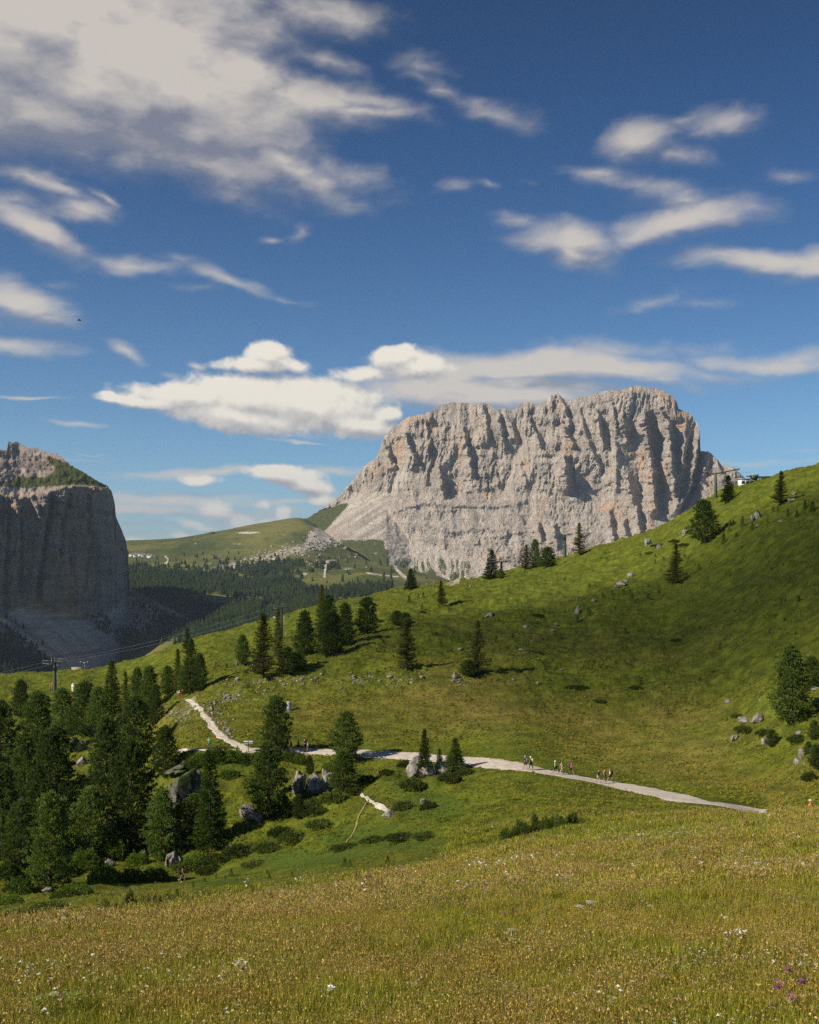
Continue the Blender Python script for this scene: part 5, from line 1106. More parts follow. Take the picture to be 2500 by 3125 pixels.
def head(x, y, z, sz, elong, r, k=5):
    V, Fc = [], []
    for _ in range(k):
        p = np.array([x, y, z]) + r.normal(size=3) * (sz * .3, sz * .3, sz * .4 * elong); d = r.normal(size=(3, 3)) * sz * .55 * np.array([1, 1, elong]); b = len(V); V += [tuple(p + q) for q in d]; Fc.append((b, b+1, b+2))
    return V, Fc
def merge(lst):
    V, Fc, tip, mi, b = [], [], [], [], 0
    for v_, f_, t_, m_ in lst: V += list(v_); Fc += [tuple(i + b for i in q) for q in f_]; tip += list(t_) if t_ is not None else [1] * len(v_); mi += [m_] * len(f_); b += len(v_)
    return V, Fc, tip, mi
def tuft_obj(name, lst, mats):
    V, Fc, tip, mi = merge(lst); me = mesh_np(name, np.array(V), np.array(Fc), None, False, dict(tip=np.array(tip)))
    for m_ in mats: me.materials.append(MATS[m_])
    va = me.attributes.new('var', 'FLOAT', 'FACE'); va.data.foreach_set('value', np.repeat(np.random.default_rng(len(Fc)).random(len(Fc) // 3 + 1), 3)[:len(Fc)].astype(np.float32))
    me.polygons.foreach_set('material_index', np.array(mi, dtype=np.int32)); me.update()
    return bpy.data.objects.new(name, me)
def stalks(n, h0, h1, rad, wd_, r, hs, el, k=5, lean=.25):
    S_, H_ = [], []
    out = []
    for _ in range(n):
        a = r.random() * 6.28; q = rad * r.random() ** .5; x, y = q * math.cos(a), q * math.sin(a); h = r.uniform(h0, h1); lx_, ly_ = r.normal() * lean * h * .4, r.normal() * lean * h * .4
        fa = r.random() * 6.28; fx, fy = math.cos(fa) * wd_ / 2, math.sin(fa) * wd_ / 2
        out.append(([(x - fx, y - fy, 0), (x + fx, y + fy, 0), (x + lx_, y + ly_, h)], [(0, 1, 2)], [0, 0, 1], 0))
        hv, hf = head(x + lx_, y + ly_, h, hs, el, r, k); out.append((hv, hf, None, 1))
    return out
def variants(scale, wmul):
    """set of tufts for one distance band; blades get wider and fewer further off"""
    L_ = []; r = np.random.default_rng(int(scale * 100))
    nb = 34
    for k in range(4): L_.append(tuft_obj('grass_tuft', [blades(nb, .10 * scale, .27 * scale, .008 * wmul, .17 * scale, .45, r) + (0,)], ['grass_blades']))
    for k in range(3): L_.append(tuft_obj('hay_tuft', [blades(22, .10 * scale, .24 * scale, .007 * wmul, .15 * scale, .6, r) + (0,)] + stalks(8, .18 * scale, .38 * scale, .16 * scale, .004 * wmul, r, .010 * wmul ** .7, 1.8, 4), ['grass_blades', 'seed_heads']))
    for k in range(2): L_.append(tuft_obj('broad_leaf_tuft', [blades(18, .05 * scale, .15 * scale, .018 * wmul ** .8, .15 * scale, 1.2, r) + (0,)], ['clover_leaf']))
    return L_
def gn_scatter(name, P, rot, scl, idx, objs, attrs, label):
    col = bpy.data.collections.new(name + '_tufts')
    for i, o in enumerate(objs): o.name = '%s_%02d' % (name, i); col.objects.link(o)
    order = {o.name: i for i, o in enumerate(sorted(objs, key=lambda o: o.name))}
    me = mesh_np(name, P, None, None, False, dict(scl=scl, rz=rot, **attrs))
    at = me.attributes.new('idx', 'INT', 'POINT'); at.data.foreach_set('value', np.asarray(idx, dtype=np.int32))
    o = obj(name, me); md = o.modifiers.new('scatter', 'NODES'); ng = bpy.data.node_groups.new(name, 'GeometryNodeTree')
    ng.interface.new_socket('Geometry', in_out='INPUT', socket_type='NodeSocketGeometry'); ng.interface.new_socket('Geometry', in_out='OUTPUT', socket_type='NodeSocketGeometry')
    n = ng.nodes.new; gi, go = n('NodeGroupInput'), n('NodeGroupOutput'); ci = n('GeometryNodeCollectionInfo'); ci.inputs['Collection'].default_value = col; ci.inputs['Separate Children'].default_value = True; ci.inputs['Reset Children'].default_value = True
    ip = n('GeometryNodeInstanceOnPoints'); ip.inputs['Pick Instance'].default_value = True
    def na(a, t):
        q = n('GeometryNodeInputNamedAttribute'); q.data_type = t; q.inputs[0].default_value = a; return q.outputs[0]
    cx = n('ShaderNodeCombineXYZ'); ng.links.new(na('rz', 'FLOAT'), cx.inputs[2])
    e2r = n('FunctionNodeEulerToRotation'); ng.links.new(cx.outputs[0], e2r.inputs[0])
    l = ng.links.new; l(gi.outputs[0], ip.inputs['Points']); l(ci.outputs[0], ip.inputs['Instance']); l(na('idx', 'INT'), ip.inputs['Instance Index']); l(e2r.outputs[0], ip.inputs['Rotation'])
    c3 = n('ShaderNodeCombineXYZ')
    sc_ = na('scl', 'FLOAT'); [l(sc_, c3.inputs[i]) for i in range(3)]; l(c3.outputs[0], ip.inputs['Scale']); l(ip.outputs[0], go.inputs[0])
    md.node_group = ng; put(o, label[0], label[1], kind='stuff'); return o
def sample_ground(n, t0, t1, x0, x1, r, wfun=None):
    px = r.uniform(x0, x1, n); t = r.uniform(t0, t1, n)
    fj = np.interp(px, COLS, np.arange(ncol)); fi = np.interp(t, TS, np.arange(nrow))
    j = np.clip(fj.astype(int), 0, ncol - 2); i = np.clip(fi.astype(int), 0, nrow - 2); u = fj - j; v_ = fi - i
    def B(A): return (A[i, j] * (1-u) + A[i, j+1] * u) * (1-v_) + (A[i+1, j] * (1-u) + A[i+1, j+1] * u) * v_
    P = np.stack([B(NGX), B(NGY), B(NGZ)], -1); PP = dict(P=P, px=px, py=HY - F * P[:, 2] / P[:, 1], dry=B(dry), lush=B(lush), road=B(dRoad), trail=B(dTrail), t=t)
    if wfun is not None:
        k = r.random(n) < wfun(PP); PP = {a: b[k] for a, b in PP.items()}
    return PP
gr = np.random.default_rng(31)
def patch(P, f=0.12): return fbm(P[:, 0] * f, P[:, 1] * f, o=4)
def lay(name, n, t0, t1, sc_, wm, label, smul=(0.8, 1.3), wf=None, x0=-160, x1=2660):
    if t1 < 4.2: x0, x1, n = -850, 3350, int(n * 1.49)
    else: x0, x1, n = -420, 2950, int(n * 1.19)
    Q = sample_ground(n, t0, t1, x0, x1, gr, wf); P = Q['P']; m = len(P)
    a = patch(P, .10); b = patch(P + 50, .4); c = patch(P + 90, .05)
    # patches: green blades, hay with seed heads, broad leaves
    kind = np.where(gr.random(m) < np.clip(0.36 + 0.5 * b + .35 * c + 0.2 * (Q['dry'] - .5) - Q['lush'] * .6, .04, .92), 1, 0); kind = np.where((gr.random(m) < 0.16 + 0.25 * a), 2, kind)
    idx = np.where(kind == 0, gr.integers(0, 4, m), np.where(kind == 1, 4 + gr.integers(0, 3, m), 7 + gr.integers(0, 2, m)))
    return gn_scatter(name, P, gr.random(m) * 6.28, gr.uniform(*smul, m) * (1 + .45 * a), idx, variants(sc_, wm), dict(dry=np.clip(Q['dry'] + .55 * b - .08 + .4 * c, 0, 1), lush=Q['lush']), label)
TBX, TBT = [0, 600, 1000, 1350, 1500], [2.45, 2.6, 2.9, 3.3, 9.0]
tb = lambda Q: np.interp(Q['px'], TBX, TBT) + .12 * patch(Q['P'], .08)
hay = lambda Q: np.clip((tb(Q) - Q['t']) / .55 + .5, 0, 1)
foot_ = [(1098,2418),(1120,2438),(1150,2456),(1190,2480)]; foot2_ = [(1126,2442),(1095,2490),(1084,2535),(1062,2568),(1040,2592)]
road_ok = lambda Q: np.clip((seg_dist(Q['px'], Q['py'], foot_) - 5) / 4, 0, 1) * np.clip((seg_dist(Q['px'], Q['py'], foot2_) - 2) / 3, 0, 1) * np.clip((Q['road'] - np.interp(Q['px'], [700, 1300, 2200, 2400], [3, 5, 13, 10])) / 6, 0, 1) * np.clip((Q['trail'] - 4) / 6, 0, 1)
lay('near_meadow_grass', 24000, 0.8, 2.02, 1.0, 1.0, ('tall flowering hay meadow grass in the foreground', 'grass'))
lay('meadow_grass', 26000, 2.0, 3.02, 1.1, 1.9, ('brown and green meadow grass sloping down', 'grass'), wf=hay)
lay('rim_grass', 24000, 3.0, 4.15, 1.15, 3.2, ('tall grass along the meadow rim', 'grass'), wf=lambda Q: road_ok(Q) * hay(Q))
lay('strip_grass', 30000, 2.3, 4.15, .9, 3.2, ('short sun-bleached grass of the strip below the hollow', 'grass'), wf=lambda Q: 1 - hay(Q), smul=(.25, .55))
lay('hollow_grass', 26000, 4.1, 5.1, 1.1, 4.5, ('short green grass around the gravel road', 'grass'), wf=road_ok, smul=(.4, .8))
lay('hillside_grass', 42000, 5.1, 7.06, 1.3, 6.0, ('tussocky grass of the hillside', 'grass'), wf=road_ok, smul=(.4, .8))

def flower_set(sc_, wm):
    L_ = []; r = np.random.default_rng(9)
    for mat, hs, el, n_, h0, h1 in (('white_petals', .022, .5, 3, .28, .5), ('white_petals', .012, .6, 4, .2, .42), ('yellow_petals', .016, .5, 2, .2, .4), ('purple_petals', .024, .9, 2, .3, .5), ('pink_petals', .012, .8, 4, .2, .42), ('sorrel_red', .016, 3.0, 6, .3, .55), ('umbel_green', .03, .6, 3, .3, .5)):
        L_.append(tuft_obj('flowers', stalks(n_, h0 * sc_, h1 * sc_, .16 * sc_, .006 * wm, r, hs * wm ** .6, el, 7), ['stem_green', mat]))
    return L_
def flw(name, n, t0, t1, sc_, wm, label, wts):
    Q = sample_ground(int(n * 1.45), t0, t1, -750, 3250, gr); P = Q['P']
    a = patch(P + 30, .22)[:, None] + np.stack([patch(P + 11 * k, .16) for k in range(7)], 1) * 1.6
    pr = np.array(wts) * np.exp(2.6 * a); k = gr.random(len(P)) < np.clip(pr.sum(1) * 0.22, 0.012, .5); k &= gr.random(len(P)) < (.15 + .85 * hay(Q)); P = P[k]; pr = pr[k]; pr /= pr.sum(1)[:, None]
    idx = (pr.cumsum(1) < gr.random((len(P), 1))).sum(1).clip(0, 6)
    return gn_scatter(name, P, gr.random(len(P)) * 6.28, gr.uniform(.7, 1.25, len(P)), idx, flower_set(sc_, wm), dict(dry=Q['dry'][k], lush=Q['lush'][k]), label)
flw('near_wildflowers', 5200, .8, 2.05, 1.0, 1.0, ('white, yellow and purple wildflowers near the camera', 'flowers'), (.012, .035, .05, .003, .05, .006, .012))
flw('wildflowers', 7500, 2.0, 3.1, 1.2, 2.2, ('pale wildflowers dotted over the brown meadow', 'flowers'), (.02, .05, .02, .001, .08, .010, .01))
flw('rim_wildflowers', 2600, 3.1, 4.1, 1.3, 4.0, ('pale flower heads along the meadow rim', 'flowers'), (.01, .02, .004, 0, .04, .006, .006))

# big umbellifers: things with stem and flower heads
def umbel_plant(px, head_py, d, spread_px, hpx, mats, label, n=1, tilt=0.0, leaf=True):
    x, y = (px - CX) / F * d, d; z = ground_xy(x, y); root = empty('umbel_plant', (x, y, z)); m = d / F; H = max(0.3, (HY - head_py) * m - z); r = np.random.default_rng(int(px))
    V, Fc = tube([(0, 0, -.05), (.02, 0, H * .5), (tilt, 0, H)], [.011, .009, .006], 5); obj('stem', mesh_np('stem', V, Fc, 'stem_green', True), root)
    for k in range(n):
        a = k * 2.3; off = 0 if k == 0 else spread_px * m * .8; cx_, cy_, cz_ = tilt + off * math.cos(a), off * .6 * math.sin(a), H - (0 if k == 0 else r.uniform(.02, .16))
        R_ = spread_px * m / 2 * (1 if k == 0 else r.uniform(.6, .95)); Vs, Fs = [], []
        for q in range(24):
            th = q * 2.4; rr_ = R_ * math.sqrt((q + .5) / 24); px_, py_, pz_ = cx_ + rr_ * math.cos(th), cy_ + rr_ * math.sin(th), cz_ + .02 - .25 * rr_ * rr_ / R_ + tilt * .8 * rr_ * math.cos(th) / R_
            b = len(Vs); Vs += [(cx_ * .9, cy_ * .9, cz_ - R_ * .5), (cx_ * .9 + .003, cy_ * .9, cz_ - R_ * .5), (px_, py_, pz_)]; Fs.append((b, b+1, b+2))
            hv, hf = head(px_, py_, pz_, R_ * .16, .5, r, 9); b = len(Vs); Vs += hv; Fs += [tuple(i + b for i in f_) for f_ in hf]
        obj('flower_head', mesh_np('flower_head', np.array(Vs), np.array(Fs), mats), root)
    if n > 1:
        for k in range(1, n): 
            a = k * 2.3; off = spread_px * m * .8; V, Fc = tube([(0.01, 0, H * .45), (tilt * .6 + off * .6 * math.cos(a), off * .35 * math.sin(a), H * .8), (tilt + off * math.cos(a), off * .6 * math.sin(a), H - .06)], [.006, .005, .004], 4); obj('stem', mesh_np('stem', V, Fc, 'stem_green', True), root)
    put(root, label, 'flowering plant'); return root
umbel_plant(1803, 2768, 23, 30, 60, 'white_petals', 'white flat umbel standing tallest over the brown meadow, right of centre')
umbel_plant(1768, 2818, 22, 24, 50, 'white_petals', 'smaller white umbel left below the tallest white one')
umbel_plant(1775, 2765, 24, 26, 50, 'umbel_green', 'green unopened umbel left of the tallest white one')
umbel_plant(1563, 2838, 19, 30, 70, 'umbel_cream', 'cream umbel plant rising above the big dark leaves', n=3)
umbel_plant(1668, 2792, 22, 24, 50, 'umbel_green', 'green umbel plant between the leaf clump and the white umbels', n=3)
umbel_plant(1985, 2806, 22, 22, 40, 'umbel_cream', 'low cream umbel in the middle of the right meadow')
umbel_plant(100, 3058, 13.0, 46, 60, 'umbel_green', 'tilted green umbel at the lower left, seen from the side', n=1, tilt=.05)
umbel_plant(168, 3045, 13.4, 34, 60, 'umbel_cream', 'yellowish umbel at the lower left beside the tilted one', n=2)
umbel_plant(120, 3095, 12.8, 60, 60, 'umbel_green', 'wide pale green umbel at the bottom left corner', n=2)
umbel_plant(230, 3090, 13.0, 74, 60, 'umbel_green', 'broad pale green umbel cluster at the bottom left', n=3)
umbel_plant(28, 2803, 34, 24, 30, 'umbel_cream', 'little cream umbel far down the left meadow')
def clump(px, py, wpx, hpx, mat, label, nleaf=26, L=.22, name='leaf_clump'):
    P = cast(px, py, .5); m = P.y / F; r = np.random.default_rng(int(px)); root = empty(name, P); W_ = wpx * m / 2
    base = []
    v_ = []
    for u in np.linspace(0, 1, 5):
        wd_ = .32 * math.sin(math.pi * min(.97, u * .9 + .1)) * (1 + .25 * (-1) ** int(u * 4)); v_.append((-wd_, u, .35 * math.sin(u * 2.2))); v_.append((wd_, u, .35 * math.sin(u * 2.2) + .03))
    Fq = [(2*i, 2*i+1, 2*i+3, 2*i+2) for i in range(4)]; lm = mesh_np('leaf', np.array(v_), np.array(Fq), mat)
    for k in range(nleaf):
        a = r.random() * 6.28; o = obj('leaf', lm, root); q = W_ * r.random() ** .5; s_ = L * r.uniform(.6, 1.2)
        o.location = (q * math.cos(a), q * .5 * math.sin(a), r.uniform(0.05, hpx * m)); o.scale = (s_, s_, s_); o.rotation_euler = (r.uniform(-.3, .7), r.uniform(-.3, .3), a - 1.57 + r.normal() * .5)
    put(root, label, 'leafy plant'); return root
clump(1590, 2925, 120, 34, 'broad_leaf', 'clump of big dark lobed leaves under the cream umbels', 34, .2)
clump(1530, 2928, 46, 22, 'clover_leaf', 'lighter leaves at the left end of the big dark leaf clump', 14, .14)
clump(1790, 2915, 120, 18, 'clover_leaf', 'low pale green leaf rosette right of the big dark leaves', 26, .12)
clump(1900, 2668, 150, 10, 'clover_leaf', 'band of pale green leaves high on the right meadow', 40, .35)
clump(930, 3070, 60, 20, 'broad_leaf', 'dark leaves low in the middle of the near meadow', 18, .12)
def white_cluster(px, py, wpx, n, label, mat='white_petals', hs=.025):
    P = cast(px, py + 12, .5); m = P.y / F; r = np.random.default_rng(int(px)); root = empty('flower_cluster', P)
    S1 = stalks(n, .25, .42, wpx * m / 2, .006, r, hs, .7, 8, .1); st = [q for q in S1 if q[3] == 0]; hd = [q for q in S1 if q[3] == 1]
    V, Fc, t_, _ = merge(st); o = obj('stems', mesh_np('stems', np.array(V), np.array(Fc), 'stem_green'), root)
    V, Fc, t_, _ = merge(hd); o = obj('petals', mesh_np('petals', np.array(V), np.array(Fc), mat), root); put(root, label, 'wildflowers')
white_cluster(2258, 2905, 26, 9, 'brightest white flower cluster in the right foreground', hs=.022); white_cluster(2222, 2910, 20, 4, 'smaller white flowers left of the brightest cluster')
white_cluster(2210, 2842, 16, 4, 'little white tuft above the brightest flower cluster'); white_cluster(745, 3016, 50, 9, 'white flower group low in the middle left meadow'); white_cluster(1015, 3092, 40, 6, 'white flower group near the bottom centre')
white_cluster(2415, 3015, 14, 2, 'upper purple flower near the right corner', 'purple_petals', .05); white_cluster(2450, 3070, 14, 2, 'middle purple flower near the right corner', 'purple_petals', .05); white_cluster(2380, 3098, 14, 2, 'lower left purple flower near the right corner', 'purple_petals', .045); white_cluster(2420, 3112, 12, 2, 'lowest purple flower near the right corner', 'purple_petals', .045); white_cluster(2470, 3000, 60, 8, 'loose white flowers at the right edge of the near meadow')
# ------------------------------------------------------------------ man-made things
def plain(name, c, rough=0.6, metal=0.0, var=0.15):
    def f(g):
        n = g.noise(g.obj(), 6.0, 4, 0.6); return principled(g, g.hsv(tuple(c) + (1.0,), 0.5, 1.0, n * var * 2 + (1 - var)), rough, spec=0.3, metal=metal)
    material(name, f)
plain('green_steel', (0.060, 0.085, 0.040), 0.5); plain('galvanised', (0.30, 0.31, 0.32), 0.5, 0.4); plain('white_paint', (0.78, 0.77, 0.74), 0.5); plain('old_shingle', (0.34, 0.26, 0.18), 0.9, 0, .35); plain('dark_wood', (0.10, 0.065, 0.04), 0.9, 0, .3)
plain('post_wood', (0.30, 0.17, 0.07), 0.9); plain('window_glass', (0.05, 0.07, 0.09), 0.15); plain('skin', (0.42, 0.24, 0.16), 0.6, 0, .05); plain('dark_hair', (0.03, 0.02, 0.015), 0.7)
for n_, c_ in dict(black=(.02,.02,.022), white=(.72,.72,.70), lime=(.20,.75,.05), pale_pink=(.70,.42,.36), pink=(.62,.10,.28), grey=(.30,.31,.33), navy=(.03,.045,.10), beige=(.52,.44,.32), blue=(.10,.25,.50), red=(.50,.06,.04), orange=(.85,.25,.03), rust=(.42,.10,.05), green=(.05,.45,.12), slate=(.12,.13,.14), brown=(.12,.07,.04)).items(): plain('cloth_' + n_, c_, 0.85, 0, .12)
plain('grey_box', (0.34, 0.38, 0.42), 0.5); plain('boot', (0.05, 0.035, 0.025), 0.8); plain('cable', (0.16, 0.17, 0.17), 0.4, 0.5)
def box(x0, x1, y0, y1, z0, z1):
    V = np.array([(x, y, z) for z in (z0, z1) for y in (y0, y1) for x in (x0, x1)], float); return V, np.array([(0,2,3,1),(4,5,7,6),(0,1,5,4),(2,6,7,3),(0,4,6,2),(1,3,7,5)])
def part(name, geo, mat, parent, smooth=False):
    V, Fc = join(geo) if isinstance(geo, list) else geo; return obj(name, mesh_np(name, V, Fc, mat, smooth), parent)
def pylon(px, base, top, label, arm=2.6, wheels=6, rz=0.0, frame=True, d=None, thick=.42, tmin=4.0):
    P = cast(px, base, tmin); m = P.y / F; H = (HY - top) * m - P.z; root = empty('lift_pylon', P, rz)
    H1 = H * .86
    part('pole', [tube([(0, 0, -1), (0, 0, H1 * .5), (0, 0, H1)], [thick, thick * .85, thick * .62], 12)], 'green_steel', root, True)
    part('crossarm', [box(-arm, arm, -.16, .16, H1 - .1, H1 + .22)], 'green_steel', root)
    part('ladder', [box(-.2, -.16, -thick - .28, -thick - .22, 0, H1), box(.16, .2, -thick - .28, -thick - .22, 0, H1)] + [box(-.16, .16, -thick - .27, -thick - .23, z, z + .04) for z in np.arange(.5, H1, .5)], 'galvanised', root)
    if frame:
        part('lifting_frame', [tube([(-arm * .55, 0, H1 + .2), (-arm * .55, 0, H), (arm * .55, 0, H), (arm * .55, 0, H1 + .2)], [.07] * 4, 5), tube([(0, 0, H1 + .2), (0, 0, H)], [.07, .07], 5)], 'galvanised', root)
    for s in (-1, 1):
        sb = part('sheave_beam', [box(s * arm - .09, s * arm + .09, -wheels * .27, wheels * .27, H1 + .24, H1 + .40)], 'green_steel', root)
        wm_ = mesh_np('wheel', *tube([(s * arm - .08, 0, 0), (s * arm + .08, 0, 0)], [.2, .2], 10), 'galvanised', True)
        for k in range(wheels):
            wo_ = obj('wheel', wm_, sb); wo_.location = (s * .17, (k - (wheels - 1) / 2) * .5, H1 + .46)
        part('catwalk', [box(s * (arm + .35) - .25, s * (arm + .35) + .25, -wheels * .27, wheels * .27, H1 + .1, H1 + .14), tube([(s * (arm + .6), -wheels * .27, H1 + .1), (s * (arm + .6), -wheels * .27, H1 + 1.0), (s * (arm + .6), wheels * .27, H1 + 1.0), (s * (arm + .6), wheels * .27, H1 + .1)], [.035] * 4, 4)], 'galvanised', root)
    put(root, label, 'lift pylon'); return root, P + Vector((0, 0, H1 + .4)), arm
pyl = [pylon(168, 2128, 2008, 'tall green lift pylon standing over the left wood', rz=1.1, d=None, thick=.6, arm=2.2, tmin=5.0),
       pylon(860, 1950, 1842, 'slim dark lift pylon on the ridge behind the big brown larch', rz=1.2, thick=.34, arm=1.5, wheels=4, frame=False),
       pylon(1530, 1760, 1708, 'short lift pylon on the skyline beside the dense spruce', rz=.7, thick=.5, arm=3.0, wheels=5),
       pylon(1724, 1700, 1622, 'green lift pylon standing free on the skyline against the massif', rz=.6, thick=.62, arm=2.6, wheels=5),
       pylon(2184, 1522, 1432, 'top lift pylon with a long walkway beside the lift station', rz=-.35, thick=.6, arm=2.6, wheels=12)]
def catenary(a, b, sag, n=14):
    return [tuple(a.lerp(b, t) - Vector((0, 0, sag * 4 * t * (1 - t)))) for t in np.linspace(0, 1, n)]
lower = Vector(((-500 - CX) / F * 330, 330, (HY - 2130) / F * 330))
tops = [(lower, 3.0)] + [(p_[1], p_[2]) for p_ in pyl]
for s, nm in ((-1, 'left strand of the lift cable climbing over the ridge'), (1, 'right strand of the lift cable climbing over the ridge')):
    pts = []; q = [t_[0] + Vector((s * 2.0, 0, .15)) for t_ in tops] + [W(np.array([2300.]), np.array([1440.]), 385.)[0]]
    q = [Vector(v_) for v_ in q]
    for a, b in zip(q[:-1], q[1:]): pts += catenary(a, b, (a - b).length * .02)[:-1]
    pts.append(tuple(q[-1])); o = obj('lift_cable', mesh_np('lift_cable', *tube(pts, [.022] * len(pts), 5), 'cable', True)); put(o, nm, 'cable')
# far small pylon and hut below the left ridge
P = cast(262, 2046, 5.0); 
def far_pt(px, py, d): return Vector(((px - CX) / F * d, d, (HY - py) / F * d))
def crest_row(px):
    j = int(np.searchsorted(COLS, px)); return NPY[(TS > 5) & (TS < 7.6), j].min()
root = empty('lift_pylon', far_pt(259, crest_row(259) + 4, 520)); part('pole', tube([(0, 0, -2), (0, 0, 3.6)], [.4, .32], 10), 'galvanised', root, True); part('crossarm', [box(-1.7, 1.7, -.15, .15, 3.3, 3.6)], 'galvanised', root)
for s in (-1, 1): part('sheave_beam', box(s * 1.6 - .3, s * 1.6 + .3, -1.2, 1.2, 3.6, 3.95), 'galvanised', root)
put(root, 'distant grey lift pylon behind the hut roof', 'lift pylon')
root = empty('ski_hut', far_pt(238, crest_row(238) + 4, 500), .25)
part('wall', box(-2.3, 2.3, -2, 2, -2, .4), 'dark_wood', root)
for s in (-1, 1):
    for k in range(5):
        V, Fc = box(-2.7, 2.7, 0, .62, 0, .06); a = math.atan2(1.15, 2.5); V = V.copy(); y = V[:, 1] + k * .53; z = V[:, 2] + .02 * (5 - k); V[:, 1] = s * (-2.6 + y * math.cos(a)); V[:, 2] = .3 + y * math.sin(a) + z
        part('roof_board', (V, Fc), 'old_shingle', root)
part('door', box(-.4, .4, -2.05, -2.0, -1.8, .1), 'old_shingle', root)
put(root, 'small hut with a weathered grey-brown shingle roof half behind the left ridge', 'hut')
# white covered snow gun
P = cast(224, 2110, 5.0); m = P.y / F; root = empty('snow_gun', P)
V, Fc = tube([(0, 0, -.2), (0, 0, .3), (0.05, 0, 1.0), (.15, 0, 1.6), (.3, 0, 2.1), (.45, 0, 2.35), (.6, 0, 2.4)], [.35, .5, .62, .78, .85, .6, .05], 12); V *= 0.82
part('cover', (V, Fc), 'white_paint', root, True); part('stand', [tube([(0, 0, -.3), (0, 0, .2)], [.2, .2], 8)], 'galvanised', root)
put(root, 'white hooded snow gun cover standing by the left lift pylon', 'snow gun')
# hydrant column on the slope
P = cast(882, 2168); root = empty('snow_hydrant', P, 0, .68)
part('base', tube([(0, 0, -.2), (0, 0, .12)], [.95, .95], 16), 'galvanised', root); part('column', [tube([(0, 0, .1), (0, 0, 2.0)], [.52, .52], 16)], 'grey_box', root, True); part('lid', [tube([(0, 0, 2.0), (0, 0, 2.12), (0, 0, 2.2)], [.6, .58, .01], 16)], 'grey_box', root)
put(root, 'grey-blue cylindrical hydrant column on the slope above the road', 'hydrant')
# signpost
P = cast(758, 2296); root = empty('signpost', P); part('post', tube([(0, 0, -.3), (0, 0, 1.75)], [.05, .045], 8), 'dark_wood', root)
for k, (z, s, mt_) in enumerate([(1.62, -1, 'white_paint'), (1.62, 1, 'white_paint'), (1.36, 1, 'grey_box'), (1.30, -1, 'grey_box'), (1.08, 1, 'dark_wood')]):
    x0, x1 = (.05, .62) if s > 0 else (-.62, -.05); V, Fc = box(x0, x1, -.07, -.04, z - .09, z + .09); V = V.copy(); tipx = x1 if s > 0 else x0
    V = np.vstack([V, [(tipx + s * .12, -.055, z)]]); Fc = [list(f_) for f_ in Fc]; idx = [i for i in range(8) if abs(V[i, 0] - tipx) < 1e-6]; me = bpy.data.meshes.new('sign_arrow'); me.from_pydata([tuple(v_) for v_ in V], [], Fc + [(idx[0], idx[1], 8), (idx[1], idx[3], 8), (idx[3], idx[2], 8), (idx[2], idx[0], 8)]); me.materials.append(MATS[mt_]); obj('sign_arrow', me, root)
put(root, 'wooden signpost with pointing boards at the road junction', 'signpost')
# station on the skyline
P = cast(2290, 1476); P.y += 3; root = empty('lift_station', P + Vector((0, 4, 0))); m = (P.y) / F
part('cabin', box(-1.7, 1.7, -1.4, 1.4, -1, 1.75), 'white_paint', root); part('cabin_roof', box(-1.95, 1.95, -1.6, 1.6, 1.75, 2.0), 'galvanised', root)
for x0, x1 in ((-1.2, -.1), (.1, 1.2)): part('window', box(x0, x1, -1.44, -1.38, .3, 1.35), 'window_glass', root)
part('roof_rail', [tube([(-1.1, -1, 2.0), (-1.1, -1, 3.0), (-.4, -1, 3.0), (-.4, -1, 2.0)], [.06] * 4, 4)], 'galvanised', root)
part('drive_pillar', [box(2.7, 4.1, -.7, .7, -1.5, 2.2), box(2.4, 4.4, -1.0, 1.0, 2.0, 3.1)], 'green_steel', root)
part('drive_beam', [box(.9, 3.0, -.4, .4, 2.6, 3.0), box(4.3, 10.6, -.45, .45, 2.15, 2.65), box(4.3, 9.8, -.9, .9, 2.65, 2.8)], 'green_steel', root)
sb = part('wheel_beam', [box(4.3, 10.4, -1.1, -.95, 2.2, 2.5)], 'green_steel', root); wm_ = mesh_np('wheel', *tube([(0, -.08, 0), (0, .08, 0)], [.24, .24], 10), 'galvanised', True)
for k in range(10): o = obj('wheel', wm_, sb); o.location = (4.7 + k * .6, -1.2, 2.35)
part('bullwheel', tube([(3.4, 0, 3.1), (3.4, 0, 3.35)], [1.5, 1.5], 24), 'galvanised', root)
put(root, 'lift station with a white cabin and dark green drive beam on the skyline', 'lift station')
# walkway beam of the top pylon
Pt = pyl[4][1]; root = empty('lift_walkway', Pt + Vector((2.2, 0, 0.1)), 0.0, .6); root.rotation_euler = (0, -.2, 0)
part('truss', [box(-9.5, 9.5, -.25, .25, -.35, -.05)] + [box(x, x + .25, -.5, .5, -.75, -.35) for x in np.arange(-9.4, 9.4, .62)], 'green_steel', root)
part('handrail', [tube([(-7, -.4, 0), (-7, -.4, 2.2)], [.05, .05], 4), tube([(8.6, -.4, 0), (8.6, -.4, 1.5)], [.05, .05], 4), tube([(-7.8, -.4, 1.5), (8.8, -.4, 1.25)], [.05, .05], 4), tube([(3, -.4, 0), (3, -.4, 2.3)], [.05, .05], 4), tube([(-4, -.4, 0), (-4, -.4, 1.5)], [.05, .05], 4), tube([(6, -.4, 0), (6, -.4, 1.5)], [.05, .05], 4)], 'galvanised', root)
put(root, 'long slanting sheave walkway carried by the top lift pylon', 'walkway')
